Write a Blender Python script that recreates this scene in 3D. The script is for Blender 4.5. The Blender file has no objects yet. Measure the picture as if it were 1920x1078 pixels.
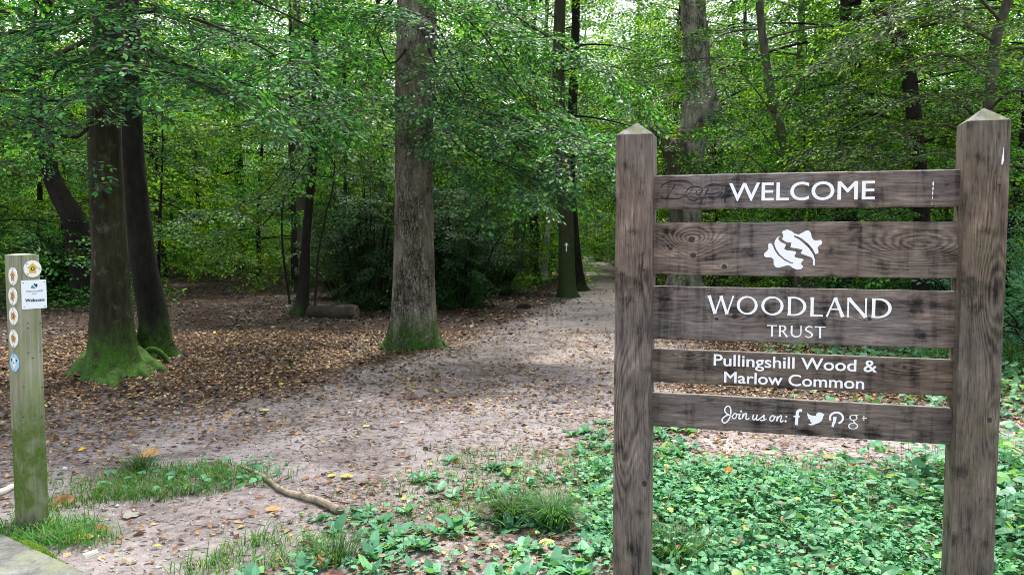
import bpy, math
import numpy as np
from mathutils import Vector, Matrix
from mathutils.geometry import tessellate_polygon

scene = bpy.context.scene
COL = scene.collection
R = math.radians
rng = np.random.default_rng(11)

# ------------------------------------------------------------------ camera, sky, sun, exposure
CAM_H = 1.55
FPX = 1500.0                      # focal length in photograph pixels (1920 wide)
PITCH = math.atan(97 / FPX)
cam_d = bpy.data.cameras.new('camera')
cam_d.sensor_width = 36.0
cam_d.lens = 36.0 * FPX / 1920.0
cam_d.clip_start = 0.05
cam_d.clip_end = 600.0
cam = bpy.data.objects.new('camera', cam_d)
cam.location = (0, 0, CAM_H)
cam.rotation_euler = (math.pi / 2 - PITCH, 0, 0)
COL.objects.link(cam)
scene.camera = cam

SUN_EL, SUN_AZ = 62.0, 12.0      # azimuth clockwise from +Y (the view direction)
world = bpy.data.worlds.new('World')
scene.world = world
world.use_nodes = True
wn = world.node_tree
wn.nodes.clear()
w_out = wn.nodes.new('ShaderNodeOutputWorld')
w_bg = wn.nodes.new('ShaderNodeBackground')
w_sky = wn.nodes.new('ShaderNodeTexSky')
w_sky.sky_type = 'NISHITA'
w_sky.sun_disc = False
w_sky.sun_elevation = R(SUN_EL)
w_sky.sun_rotation = R(SUN_AZ)
w_sky.air_density = 1.0
w_sky.dust_density = 3.0
w_sky.ozone_density = 1.0
w_hs = wn.nodes.new('ShaderNodeHueSaturation')
w_hs.inputs['Saturation'].default_value = 0.42
wn.links.new(w_sky.outputs[0], w_hs.inputs['Color'])
wn.links.new(w_hs.outputs[0], w_bg.inputs['Color'])
wn.links.new(w_bg.outputs[0], w_out.inputs['Surface'])
w_bg.inputs['Strength'].default_value = 0.15

sun_d = bpy.data.lights.new('sun', 'SUN')
sun_d.energy = 2.5
sun_d.angle = R(8)
sun_d.color = (1.0, 0.975, 0.94)
sun = bpy.data.objects.new('sun', sun_d)
sv = Vector((math.sin(R(SUN_AZ)) * math.cos(R(SUN_EL)), math.cos(R(SUN_AZ)) * math.cos(R(SUN_EL)), math.sin(R(SUN_EL))))
sun.rotation_euler = sv.to_track_quat('Z', 'Y').to_euler()
sun.location = (0, 0, 40)
COL.objects.link(sun)

vs = scene.view_settings
scene.display_settings.display_device = 'sRGB'
vs.view_transform = 'Standard'
vs.look = 'None'
vs.gamma = 1.0
vs.use_curve_mapping = False
vs.exposure = 1.9
scene.render.film_transparent = False
scene.cycles.max_bounces = 4
scene.cycles.diffuse_bounces = 2
scene.cycles.glossy_bounces = 3
scene.cycles.transmission_bounces = 3
scene.cycles.transparent_max_bounces = 4
scene.cycles.use_denoising = True
scene.cycles.filter_width = 0.9

# ------------------------------------------------------------------ geometry helpers
def ray(x, y):
    u = (x - 960) / FPX
    v = (539 - y) / FPX
    return np.array([u, math.cos(PITCH) + v * math.sin(PITCH), -math.sin(PITCH) + v * math.cos(PITCH)])

EYE = np.array([0, 0, CAM_H])

def at(x, y, Y):                   # surveyed point at forward distance Y
    d = ray(x, y)
    return EYE + d * (Y / d[1])

def on_ground(x, y):
    d = ray(x, y)
    return EYE + d * (-CAM_H / d[2])

def vnoise(p, seed=0):             # value noise, p (N,3) -> [-1,1]
    p = np.asarray(p, float)
    i = np.floor(p).astype(np.int64)
    f = p - i
    f = f * f * (3 - 2 * f)
    def h(a, b, c):
        n = (a * 374761393 + b * 668265263 + c * 1274126177 + seed * 974634777) & 0xffffffff
        n = ((n ^ (n >> 13)) * 1103515245) & 0xffffffff
        n = ((n ^ (n >> 16)) * 2246822519) & 0xffffffff
        return ((n >> 8) & 0xffff) / 32767.5 - 1
    x, y, z = i.T
    fx, fy, fz = f.T
    r = 0
    for dx in (0, 1):
        for dy in (0, 1):
            for dz in (0, 1):
                w = (fx if dx else 1 - fx) * (fy if dy else 1 - fy) * (fz if dz else 1 - fz)
                r = r + w * h(x + dx, y + dy, z + dz)
    return r

def fbm(p, oct=4, seed=0):
    r, a = 0, 1.0
    p = np.asarray(p, float)
    for k in range(oct):
        r = r + a * vnoise(p * (2.03 ** k), seed + k)
        a *= 0.5
    return r / 1.9

def smooth(a, b, x):
    t = np.clip((np.asarray(x, float) - a) / (b - a), 0, 1)
    return t * t * (3 - 2 * t)

def gz(x, y):
    x = np.atleast_1d(np.asarray(x, float))
    y = np.atleast_1d(np.asarray(y, float))
    z0 = np.zeros_like(x)
    z = 0.030 * fbm(np.stack([x * .5, y * .5, z0], 1), 2, 3)
    near = 1 - smooth(14, 22, y)
    z = z + near * (0.019 * fbm(np.stack([x * 2.6, y * 2.6, z0], 1), 3, 5) + 0.004 * vnoise(np.stack([x * 11, y * 11, z0], 1), 9))
    z = z + 9 * smooth(76, 106, y) + .3 * smooth(62, 76, y) + 0.35 * smooth(3, 14, np.abs(x) - 0.1 * y) * smooth(18, 34, y)
    return z

class Buf:
    def __init__(self):
        self.v, self.q, self.t, self.qm, self.tm, self.n = [], [], [], [], [], 0
    def add(self, v, quads=None, tris=None, m=0):
        v = np.asarray(v, float).reshape(-1, 3)
        if quads is not None and len(quads):
            q = np.asarray(quads, np.int64).reshape(-1, 4) + self.n
            self.q.append(q); self.qm.append(np.full(len(q), m))
        if tris is not None and len(tris):
            t = np.asarray(tris, np.int64).reshape(-1, 3) + self.n
            self.t.append(t); self.tm.append(np.full(len(t), m))
        self.v.append(v); self.n += len(v)
    def mesh(self, name, mats=(), smooth_shade=False, off=None):
        v = np.concatenate(self.v) if self.v else np.zeros((0, 3))
        if off is not None:
            v = v - np.asarray(off)
        q = np.concatenate(self.q) if self.q else np.zeros((0, 4), np.int64)
        t = np.concatenate(self.t) if self.t else np.zeros((0, 3), np.int64)
        mi = np.concatenate(self.qm + self.tm) if (self.qm or self.tm) else np.zeros(0)
        me = bpy.data.meshes.new(name)
        me.vertices.add(len(v))
        me.vertices.foreach_set('co', v.astype(np.float32).ravel())
        nl = q.size + t.size
        me.loops.add(nl)
        me.loops.foreach_set('vertex_index', np.concatenate([q.ravel(), t.ravel()]).astype(np.int32))
        me.polygons.add(len(q) + len(t))
        st = np.concatenate([np.arange(len(q)) * 4, q.size + np.arange(len(t)) * 3]).astype(np.int32)
        me.polygons.foreach_set('loop_start', st)
        me.polygons.foreach_set('material_index', mi.astype(np.int32))
        me.polygons.foreach_set('use_smooth', np.full(len(st), smooth_shade))
        for m in mats:
            me.materials.append(m)
        me.update(calc_edges=True)
        return me

def link(name, me, parent=None, loc=(0, 0, 0), rz=0.0):
    o = bpy.data.objects.new(name, me)
    COL.objects.link(o)
    o.parent = parent
    o.location = loc
    o.rotation_euler = (0, 0, rz)
    return o

def tag(o, label=None, cat=None, group=None, kind=None):
    if label: o['label'] = label
    if cat: o['category'] = cat
    if group: o['group'] = group
    if kind: o['kind'] = kind
    return o

def thing(name, label, cat, loc=(0, 0, 0), rz=0.0, group=None):
    o = bpy.data.objects.new(name, None)
    o.empty_display_size = 0.2
    COL.objects.link(o)
    o.location = loc
    o.rotation_euler = (0, 0, rz)
    return tag(o, label, cat, group)

def frames(pts):
    pts = np.asarray(pts, float)
    t = np.gradient(pts, axis=0)
    t /= np.linalg.norm(t, axis=1)[:, None] + 1e-9
    ref = np.array([0, 1.0, 0]) if abs(t[0][1]) < .8 else np.array([1.0, 0, 0])
    a = np.zeros_like(t); b = np.zeros_like(t)
    for i in range(len(t)):
        u = ref - t[i] * np.dot(ref, t[i])
        u /= np.linalg.norm(u) + 1e-9
        a[i] = u
        b[i] = np.cross(t[i], u)
        ref = u
    return t, a, b

def tube(buf, pts, rad, sides=6, m=0, cap=True, bump=0.0, seed=0):
    pts = np.asarray(pts, float)
    n = len(pts)
    rad = np.broadcast_to(np.asarray(rad, float), (n,))
    t, a, b = frames(pts)
    th = np.linspace(0, 2 * math.pi, sides, endpoint=False)
    c, s = np.cos(th), np.sin(th)
    dirs = a[:, None, :] * c[None, :, None] + b[:, None, :] * s[None, :, None]
    rr = rad[:, None] * np.ones((1, sides))
    if bump:
        base = pts[:, None, :] + dirs * rr[..., None]
        rr = rr * (1 + bump * fbm(base.reshape(-1, 3) / (rad.mean() * 1.6), 3, seed).reshape(n, sides))
    v = pts[:, None, :] + dirs * rr[..., None]
    i = np.arange(n - 1)[:, None] * sides
    j = np.arange(sides)[None, :]
    j2 = (j + 1) % sides
    q = np.stack([i + j, i + j2, i + sides + j2, i + sides + j], -1).reshape(-1, 4)
    v = v.reshape(-1, 3)
    tris = []
    if cap:
        v = np.concatenate([v, pts[:1], pts[-1:]])
        k0, k1 = n * sides, n * sides + 1
        for k in range(sides):
            k2 = (k + 1) % sides
            tris.append((k0, k2, k))
            tris.append((k1, (n - 1) * sides + k, (n - 1) * sides + k2))
    buf.add(v, q, tris, m)

def catmull(pts, n):
    pts = np.asarray(pts, float)
    if len(pts) < 3:
        t = np.linspace(0, 1, n)[:, None]
        return pts[0] * (1 - t) + pts[-1] * t
    P = np.concatenate([[2 * pts[0] - pts[1]], pts, [2 * pts[-1] - pts[-2]]])
    s = np.linspace(0, len(pts) - 1 - 1e-6, n)
    i = s.astype(int); f = (s - i)[:, None]
    p0, p1, p2, p3 = P[i], P[i + 1], P[i + 2], P[i + 3]
    return 0.5 * (2 * p1 + (p2 - p0) * f + (2 * p0 - 5 * p1 + 4 * p2 - p3) * f ** 2 + (3 * p1 - p0 - 3 * p2 + p3) * f ** 3)

def trunk_mesh(buf, pts, rad, sides=28, n=90, roots=6, root_r=0.35, root_h=0.35, bump=0.05, bscale=1.0, seed=0, m=0, fis=0.0, root_az=None):
    r_ = np.random.default_rng(seed)
    P = catmull(pts, n)
    k = np.linspace(0, len(pts) - 1, n)
    rad = np.interp(k, np.arange(len(pts)), rad)
    # more rings near the base
    t, a, b = frames(P)
    th = np.linspace(0, 2 * math.pi, sides, endpoint=False)
    dirs = a[:, None, :] * np.cos(th)[None, :, None] + b[:, None, :] * np.sin(th)[None, :, None]
    z = P[:, 2] - P[0, 2]
    rr = rad[:, None] * np.ones((1, sides))
    if root_az is None:
        root_az = np.arange(roots) * 2 * math.pi / max(roots, 1) + r_.uniform(-.4, .4, roots)
    world_az = np.arctan2(dirs[..., 1], dirs[..., 0])
    rr = rr + (0.08 * rad[0] * np.exp(-z / (root_h * 1.4)))[:, None]
    for az in root_az:
        c = np.clip(np.cos(world_az - az), 0, 1)
        rr = rr + (root_r * r_.uniform(.8, 1.4) * np.exp(-z / (root_h * .36)))[:, None] * c ** 18
        rr = rr + (root_r * .13 * np.exp(-z / (root_h * 1.2)))[:, None] * c ** 5
    base = P[:, None, :] + dirs * rr[..., None]
    q = base.reshape(-1, 3) * np.array([1, 1, .35]) / (rad.mean() * .7) * bscale
    rr = rr + rad[:, None] * bump * fbm(q, 3, seed).reshape(n, sides)
    if fis:
        g = np.stack([world_az * 3.2, z[:, None] * 1.7 + world_az * 0, np.zeros_like(world_az)], -1).reshape(-1, 3)
        g = g + 0.5 * np.stack([vnoise(base.reshape(-1, 3) * 4, 21), vnoise(base.reshape(-1, 3) * 4, 22), 0 * base.reshape(-1, 3)[:, 0]], 1)
        f1 = 1 - np.abs(vnoise(g * np.array([2.4, 2.0, 1]), seed + 31))
        f2 = 1 - np.abs(vnoise(g * np.array([6, 4.2, 1]), seed + 37))
        crack = smooth(.86, 1.0, f1) + .6 * smooth(.85, 1.0, f2)
        rr = rr - (fis * crack).reshape(n, sides)
    v = P[:, None, :] + dirs * rr[..., None]
    i = np.arange(n - 1)[:, None] * sides
    j = np.arange(sides)[None, :]
    j2 = (j + 1) % sides
    qd = np.stack([i + j, i + j2, i + sides + j2, i + sides + j], -1).reshape(-1, 4)
    buf.add(v.reshape(-1, 3), qd, None, m)
    return P, rad

# ------------------------------------------------------------------ material helpers
class NT:
    def __init__(self, name):
        self.mat = bpy.data.materials.new(name)
        self.mat.use_nodes = True
        self.t = self.mat.node_tree
        self.t.nodes.clear()
        self.out = self.t.nodes.new('ShaderNodeOutputMaterial')
    def n(self, typ, **kw):
        x = self.t.nodes.new(typ)
        for k, v in kw.items():
            setattr(x, k, v)
        return x
    def set(self, sock, val):
        if isinstance(val, bpy.types.NodeSocket):
            self.t.links.new(val, sock)
        elif val is not None:
            if hasattr(sock.default_value, '__len__'):
                val = tuple(val)
                if len(val) == 3 and len(sock.default_value) == 4:
                    val = val + (1.0,)
            sock.default_value = val
    def m(self, op, a, b=None, c=None, clamp=False):
        x = self.n('ShaderNodeMath', operation=op, use_clamp=clamp)
        for i, v in enumerate((a, b, c)):
            if v is not None: self.set(x.inputs[i], v)
        return x.outputs[0]
    def vmul(self, v, s):
        x = self.n('ShaderNodeVectorMath', operation='MULTIPLY')
        self.set(x.inputs[0], v); self.set(x.inputs[1], s)
        return x.outputs[0]
    def vadd(self, v, s):
        x = self.n('ShaderNodeVectorMath', operation='ADD')
        self.set(x.inputs[0], v); self.set(x.inputs[1], s)
        return x.outputs[0]
    def coord(self, which='Object'):
        return self.n('ShaderNodeTexCoord').outputs[which]
    def xyz(self, v):
        x = self.n('ShaderNodeSeparateXYZ'); self.set(x.inputs[0], v)
        return x.outputs
    def noise(self, v, scale=5, detail=4, rough=.55, dist=0.0, col=False):
        x = self.n('ShaderNodeTexNoise')
        self.set(x.inputs['Vector'], v)
        x.inputs['Scale'].default_value = scale
        x.inputs['Detail'].default_value = detail
        x.inputs['Roughness'].default_value = rough
        x.inputs['Distortion'].default_value = dist
        return x.outputs['Color' if col else 'Fac']
    def voronoi(self, v, scale=5, feature='F1', out='Distance', rand=1.0):
        x = self.n('ShaderNodeTexVoronoi', feature=feature)
        self.set(x.inputs['Vector'], v)
        x.inputs['Scale'].default_value = scale
        x.inputs['Randomness'].default_value = rand
        return x.outputs[out]
    def ramp(self, fac, stops, interp='LINEAR'):
        x = self.n('ShaderNodeValToRGB')
        x.color_ramp.interpolation = interp
        el = x.color_ramp.elements
        while len(el) < len(stops): el.new(0.5)
        for e, (p, c) in zip(el, stops):
            e.position = p
            e.color = (c, c, c, 1) if not hasattr(c, '__len__') else (*c, 1)
        self.set(x.inputs[0], fac)
        return x.outputs[0]
    def mix(self, fac, a, b, mode='MIX'):
        x = self.n('ShaderNodeMix', data_type='RGBA', blend_type=mode)
        self.set(x.inputs[0], fac); self.set(x.inputs[6], a); self.set(x.inputs[7], b)
        return x.outputs[2]
    def mapr(self, v, a, b, c=0.0, d=1.0):
        x = self.n('ShaderNodeMapRange', interpolation_type='SMOOTHSTEP')
        self.set(x.inputs[0], v)
        for i, k in enumerate((a, b, c, d)): self.set(x.inputs[i + 1], k)
        return x.outputs[0]
    def bsdf(self, col, rough=.8, bump=None, dist=.01, strength=1.0, spec=.3):
        p = self.n('ShaderNodeBsdfPrincipled')
        self.set(p.inputs['Base Color'], col)
        self.set(p.inputs['Roughness'], rough)
        p.inputs['Specular IOR Level'].default_value = spec
        if bump is not None:
            bp = self.n('ShaderNodeBump')
            bp.inputs['Strength'].default_value = strength
            bp.inputs['Distance'].default_value = dist
            self.set(bp.inputs['Height'], bump)
            self.t.links.new(bp.outputs[0], p.inputs['Normal'])
        return p
    def done(self, p):
        self.t.links.new(p.outputs[0], self.out.inputs['Surface'])
        return self.mat

def leaf_mat(name, stops, trans=.4, rough=.5, tcol=(1.3, 1.35, .45), spec=.16):
    k = NT(name)
    g = k.n('ShaderNodeNewGeometry')
    col = k.ramp(g.outputs['Random Per Island'], stops)
    oi = k.n('ShaderNodeObjectInfo')
    v = k.m('MULTIPLY_ADD', oi.outputs['Random'], .5, .75)
    hs = k.n('ShaderNodeHueSaturation')
    k.set(hs.inputs['Value'], v); k.set(hs.inputs['Color'], col)
    k.set(hs.inputs['Hue'], k.m('MULTIPLY_ADD', oi.outputs['Random'], .03, .485))
    col = hs.outputs[0]
    p = k.bsdf(col, rough, spec=spec)
    tr = k.n('ShaderNodeBsdfTranslucent')
    k.set(tr.inputs['Color'], k.mix(1.0, col, tcol, 'MULTIPLY'))
    mx = k.n('ShaderNodeMixShader')
    mx.inputs[0].default_value = trans
    k.t.links.new(p.outputs[0], mx.inputs[1])
    k.t.links.new(tr.outputs[0], mx.inputs[2])
    return k.done(mx)

def plain(name, col, rough=.6, spec=.3, var=0.0, scale=40):
    k = NT(name)
    c = col
    if var:
        f = k.noise(k.coord(), scale, 4, .6)
        c = k.mix(k.m('MULTIPLY', f, 1.0), tuple(x * (1 - var) for x in col), tuple(min(1, x * (1 + var)) for x in col))
    return k.done(k.bsdf(c, rough, spec=spec))

def bark_mat(name, dark, light, zs=(1, 1, .25), scale=14, moss_h=None, moss_n=.25, lichen=None, bump=.012, crack=False, moss_col=((.020, .052, .006), (.064, .155, .014))):
    k = NT(name)
    co = k.coord()
    v = k.vmul(co, zs)
    warp = k.noise(co, 6, 3, .5, col=True)
    v2 = k.vadd(v, k.vmul(warp, (.08, .08, .08)))
    n1 = k.noise(v2, scale, 6, .65)
    n2 = k.noise(k.vmul(co, (1, 1, .5)), 3.0, 4, .6)
    col = k.ramp(k.m('MULTIPLY_ADD', n2, .5, k.m('MULTIPLY', n1, .5)), [(.36, dark), (.5, tuple(d * .5 + l * .5 for d, l in zip(dark, light))), (.60, light), (.7, tuple(l * 1.5 for l in light))])
    h = n1
    if crack:
        vo = k.voronoi(k.vadd(k.vmul(co, (1, 1, .30)), k.vmul(warp, (.22, .22, .22))), 17, 'DISTANCE_TO_EDGE')
        cr = k.mapr(vo, .0, .10)
        vo2 = k.voronoi(k.vadd(k.vmul(co, (1, 1, .18)), k.vmul(warp, (.14, .14, .14))), 40, 'DISTANCE_TO_EDGE')
        cr2 = k.mapr(vo2, .0, .08)
        pat = k.mapr(n2, .40, .56)
        both = k.m('MULTIPLY', cr, k.m('MULTIPLY_ADD', cr2, .6, .4))
        both = k.m('MAXIMUM', both, k.m('MULTIPLY_ADD', pat, .55, .10))
        h = k.m('MULTIPLY_ADD', both, 1.3, k.m('MULTIPLY', n1, .5))
        col = k.mix(both, tuple(x * .22 for x in dark), col)
    if lichen:
        lf = k.mapr(k.noise(k.vadd(co, (3, 1, 7)), lichen[1], 5, .65), .56, .68)
        col = k.mix(k.m('MULTIPLY', lf, lichen[2]), col, lichen[0])
    if moss_h:
        z = k.xyz(co)[2]
        nz = k.noise(k.vmul(co, (1, 1, .4)), 7, 5, .65)
        zz = k.m('MULTIPLY_ADD', k.m('SUBTRACT', nz, .5), moss_n * 7, z)
        mf = k.mapr(zz, moss_h, moss_h * .35)
        fine = k.noise(co, 60, 3, .6)
        mf = k.m('MULTIPLY', mf, k.mapr(k.noise(co, 9, 6, .75), .36, .56, .12, 1))
        col = k.mix(mf, col, k.ramp(fine, [(.3, moss_col[0]), (.7, moss_col[1])]))
        h = k.m('MULTIPLY_ADD', k.m('MULTIPLY', fine, mf), .8, h)
    return k.done(k.bsdf(col, .85, h, bump, 1.0, .15))

def wood_mat(name, axis, knots=(), dark=(.012, .010, .0095), light=(.172, .143, .122), stain=.8, freq=52.0, green=0.0, greentop=None):
    """weathered oak; axis 'x' = grain along local x, seen in x-z; axis 'z' = grain along z"""
    k = NT(name)
    co = k.coord()
    X, Y, Z = k.xyz(co)
    if axis == 'x':
        along, across = X, k.m('ADD', Z, k.m('MULTIPLY', Y, .8))
    else:
        along, across = Z, k.m('ADD', X, k.m('MULTIPLY', Y, .9))
    cv = k.n('ShaderNodeCombineXYZ')
    k.set(cv.inputs[0], along); k.set(cv.inputs[1], across)
    g = cv.outputs[0]
    w1 = k.noise(k.vmul(g, (1.6, 6, 1)), 1.6, 3, .5)
    F = k.m('MULTIPLY_ADD', w1, .10, across)
    core = None
    for (ka, kc, sa, sc, amp, rad) in knots:
        da = k.m('DIVIDE', k.m('SUBTRACT', along, ka), sa)
        dc = k.m('DIVIDE', k.m('SUBTRACT', across, kc), sc)
        e = k.m('EXPONENT', k.m('MULTIPLY', k.m('ADD', k.m('MULTIPLY', da, da), k.m('MULTIPLY', dc, dc)), -1.0))
        F = k.m('MULTIPLY_ADD', e, amp, F)
        if rad:
            d2a = k.m('DIVIDE', k.m('SUBTRACT', along, ka), rad * 1.25)
            d2c = k.m('DIVIDE', k.m('SUBTRACT', across, kc), rad)
            d = k.m('ADD', k.m('MULTIPLY', d2a, d2a), k.m('MULTIPLY', d2c, d2c))
            kk = k.mapr(k.m('ADD', d, k.m('MULTIPLY', k.noise(g, 60, 2), .8)), 1.7, .9)
            core = kk if core is None else k.m('MAXIMUM', core, kk)
    F = k.m('MULTIPLY_ADD', k.noise(k.vmul(g, (4, 30, 1)), 2.0, 3, .6), .012, F)
    rings = k.m('MULTIPLY_ADD', k.m('SINE', k.m('MULTIPLY', F, 2 * math.pi * freq)), .5, .5)
    fine = k.noise(k.vmul(g, (5, 95, 1)), 3.0, 4, .7)
    fine2 = k.noise(k.vmul(g, (4.5, 210, 1)), 1.6, 3, .72)
    mott = k.noise(k.vmul(g, (3, 9, 1)), 2.6, 5, .62)
    streak = k.noise(k.vmul(co, (16, 16, 1.6)), 1.3, 4, .6)
    blot = k.noise(k.vadd(co, (5, 2, 1)), 9.0, 5, .62)
    big = k.noise(k.vmul(g, (2.2, 11, 1)), 1.5, 6, .68)
    near_k = k.m('ABSOLUTE', k.m('SUBTRACT', F, across))
    rw = k.mapr(near_k, .045, .10, .07, .26)
    val = k.m('MULTIPLY_ADD', k.m('SUBTRACT', rings, .5), rw, k.m('MULTIPLY_ADD', k.m('SUBTRACT', fine, .5), .75, .5))
    val = k.m('MULTIPLY_ADD', k.m('SUBTRACT', mott, .5), .75, val)
    val = k.m('MULTIPLY_ADD', k.m('SUBTRACT', big, .5), .95, val)
    val = k.m('SUBTRACT', val, k.m('MULTIPLY', k.mapr(streak, .50, .66), .17 * stain))
    val = k.m('SUBTRACT', val, k.m('MULTIPLY', k.mapr(blot, .52, .70), .34 * stain))
    col = k.ramp(val, [(.05, tuple(d * .7 for d in dark)), (.28, tuple(d * .7 + l * .3 for d, l in zip(dark, light))), (.47, tuple(d * .25 + l * .75 for d, l in zip(dark, light))), (.62, light), (.85, tuple(l * 1.9 for l in light))])
    crk = k.mapr(fine2, .60, .68)
    col = k.mix(k.m('MULTIPLY', crk, .7), col, tuple(d * .55 for d in dark))
    if core is not None:
        col = k.mix(k.m('MULTIPLY', core, .88), col, (.022, .016, .014))
    brown = k.mapr(k.noise(k.vadd(co, (1, 7, 3)), 2.2, 3, .5), .44, .66)
    col = k.mix(k.m('MULTIPLY', brown, .45), col, k.mix(1.0, col, (1.12, .92, .70), 'MULTIPLY'))
    if green:
        gf = k.mapr(k.noise(k.vadd(co, (9, 3, 2)), 5, 5, .6), .5, .75, 0, green)
        col = k.mix(gf, col, (.13, .15, .06))
    if greentop:
        tf = k.mapr(k.m('MULTIPLY_ADD', k.noise(co, 18, 5, .65), .05, Z), greentop + .012, greentop + .03)
        col = k.mix(k.m('MULTIPLY', tf, .8), col, k.ramp(k.noise(co, 30, 4), [(.3, (.10, .12, .045)), (.7, (.30, .30, .20))]))
    h = k.m('MULTIPLY_ADD', rings, .25, k.m('MULTIPLY', fine, .8))
    h = k.m('SUBTRACT', h, k.m('MULTIPLY', crk, .6))
    if core is not None:
        h = k.m('SUBTRACT', h, k.m('MULTIPLY', core, .8))
    return k.done(k.bsdf(col, .72, h, .0025, 1.0, .25))

GREEN = [(0, (0.0083, 0.036, 0.0086)), (0.35, (0.0216, 0.0858, 0.0185)), (0.7, (0.0561, 0.199, 0.0365)), (0.9, (0.1086, 0.3013, 0.046)), (0.975, (0.1846, 0.3517, 0.0495)), (1, (0.2822, 0.3684, 0.053))]
GREEN_B = [(0, (0.0106, 0.0489, 0.0178)), (0.5, (0.0281, 0.1133, 0.0377)), (0.85, (0.0868, 0.292, 0.0772)), (0.97, (0.1533, 0.3579, 0.0601)), (1, (0.2556, 0.3767, 0.0686))]
LEAF = leaf_mat('beech_leaf', GREEN, .42)
LEAF_DEEP = leaf_mat('deep_green_leaf', [(0, (0.0126, 0.0423, 0.009)), (0.5, (0.0338, 0.1013, 0.0204)), (0.85, (0.1112, 0.2948, 0.0468)), (0.97, (0.222, 0.4001, 0.039)), (1, (0.4037, 0.4212, 0.039))], .46, rough=.5, spec=.14)
LEAF_NEAR = leaf_mat('near_beech_leaf', GREEN_B, .38, rough=.42)
LEAF_BRIGHT = leaf_mat('beech_leaf_painted_sunlit', [(0, (0.0238, 0.0739, 0.0107)), (0.5, (0.064, 0.1701, 0.0203)), (0.85, (0.2122, 0.4371, 0.0464)), (1, (0.4077, 0.5083, 0.0541))], .5)  # beech leaf with the sunlit glow put into a lighter colour
LEAF_HOLLY = leaf_mat('holly_leaf', [(0, (0.0159, 0.047, 0.0146)), (0.6, (0.0258, 0.0785, 0.021)), (1, (0.0438, 0.1177, 0.029))], .12, rough=.5, spec=.15)
LEAF_COVER = leaf_mat('ground_cover_leaf', [(0, (0.0429, 0.1513, 0.0665)), (0.5, (0.0804, 0.2521, 0.1149)), (0.85, (0.1126, 0.3276, 0.1512)), (0.96, (0.1824, 0.3655, 0.1089)), (1, (0.3004, 0.3529, 0.0726))], .3, rough=.5, tcol=(1.1, 1.2, .6))
LEAF_BRAMBLE = leaf_mat('bramble_leaf', [(0, (0.0382, 0.1215, 0.0529)), (0.5, (0.0701, 0.1958, 0.0945)), (0.9, (0.1084, 0.27, 0.1386)), (1, (0.1913, 0.324, 0.063))], .3, rough=.45)
GRASS = leaf_mat('grass_blade', [(0, (0.0376, 0.1284, 0.0259)), (0.5, (0.0644, 0.2119, 0.0394)), (0.85, (0.1073, 0.2697, 0.0518)), (0.93, (0.2145, 0.2569, 0.0829)), (1, (0.3432, 0.3468, 0.1452))], .35, rough=.5)
GRASS_DARK = leaf_mat('tuft_blade', [(0, (0.0286, 0.078, 0.0216)), (0.7, (0.052, 0.13, 0.0336)), (1, (0.091, 0.182, 0.048))], .3, rough=.45)
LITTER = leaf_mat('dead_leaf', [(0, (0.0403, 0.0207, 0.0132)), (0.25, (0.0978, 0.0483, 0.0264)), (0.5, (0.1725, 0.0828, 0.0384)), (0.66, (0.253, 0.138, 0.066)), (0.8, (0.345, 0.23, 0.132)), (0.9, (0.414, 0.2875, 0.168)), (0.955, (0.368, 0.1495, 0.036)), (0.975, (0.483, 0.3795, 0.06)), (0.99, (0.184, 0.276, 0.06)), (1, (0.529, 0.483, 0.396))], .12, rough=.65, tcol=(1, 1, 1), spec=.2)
LITTER_WOOD = leaf_mat('wood_floor_leaf', [(0, (0.009, 0.0064, 0.0057)), (0.35, (0.0204, 0.0142, 0.0116)), (0.58, (0.0407, 0.0284, 0.0207)), (0.74, (0.0775, 0.0573, 0.0414)), (0.88, (0.1386, 0.1146, 0.0892)), (0.96, (0.1712, 0.1513, 0.1151)), (0.985, (0.1549, 0.1284, 0.0288)), (1, (0.2038, 0.2063, 0.1958))], .1, rough=.6, tcol=(1, 1, 1), spec=.25)  # palest stops put the glints on the litter into the leaf colour
BARK_BEECH = bark_mat('beech_bark', (.007, .008, .0035), (.040, .041, .019), scale=18, moss_h=.62, moss_n=.10, lichen=((.085, .09, .062), 7, .6), bump=.01)
BARK_SHADED = bark_mat('beech_bark_painted_shade', (.004, .0045, .003), (.018, .018, .011), scale=18, moss_h=.55, moss_n=.10, bump=.012, moss_col=((.02, .045, .006), (.06, .13, .014)))  # beech bark with the canopy's shade put into its colour
BARK_OAK = bark_mat('cracked_bark', (.070, .062, .046), (.29, .265, .20), scale=20, moss_h=.56, moss_n=.10, lichen=((.075, .092, .044), 2.6, .6), bump=.022, crack=True)
BARK_DARK = bark_mat('dark_bark', (.007, .006, .005), (.024, .020, .015), scale=20, moss_h=.35, moss_n=.1, bump=.01, moss_col=((.012, .026, .006), (.035, .07, .012)))
BARK_MOSSY = bark_mat('green_bark', (.020, .021, .012), (.060, .060, .032), scale=18, moss_h=2.2, moss_n=.35, bump=.01, moss_col=((.020, .034, .010), (.048, .075, .020)))
BARK_GREY = bark_mat('grey_bark', (.032, .031, .021), (.105, .10, .070), scale=16, moss_h=.5, lichen=((.16, .17, .11), 4, .5), bump=.01)
BARK_PALE = bark_mat('pale_ridged_bark', (.12, .11, .083), (.50, .475, .385), zs=(1, 1, .2), scale=13, lichen=((.19, .21, .10), 3, .5), bump=.035, crack=True)
BARK_BIRCH = bark_mat('birch_bark', (.05, .045, .04), (.50, .47, .43), zs=(.5, .5, 2.2), scale=5, bump=.006)
TWIG = plain('twig_bark', (.030, .024, .018), .8, .2)

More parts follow.
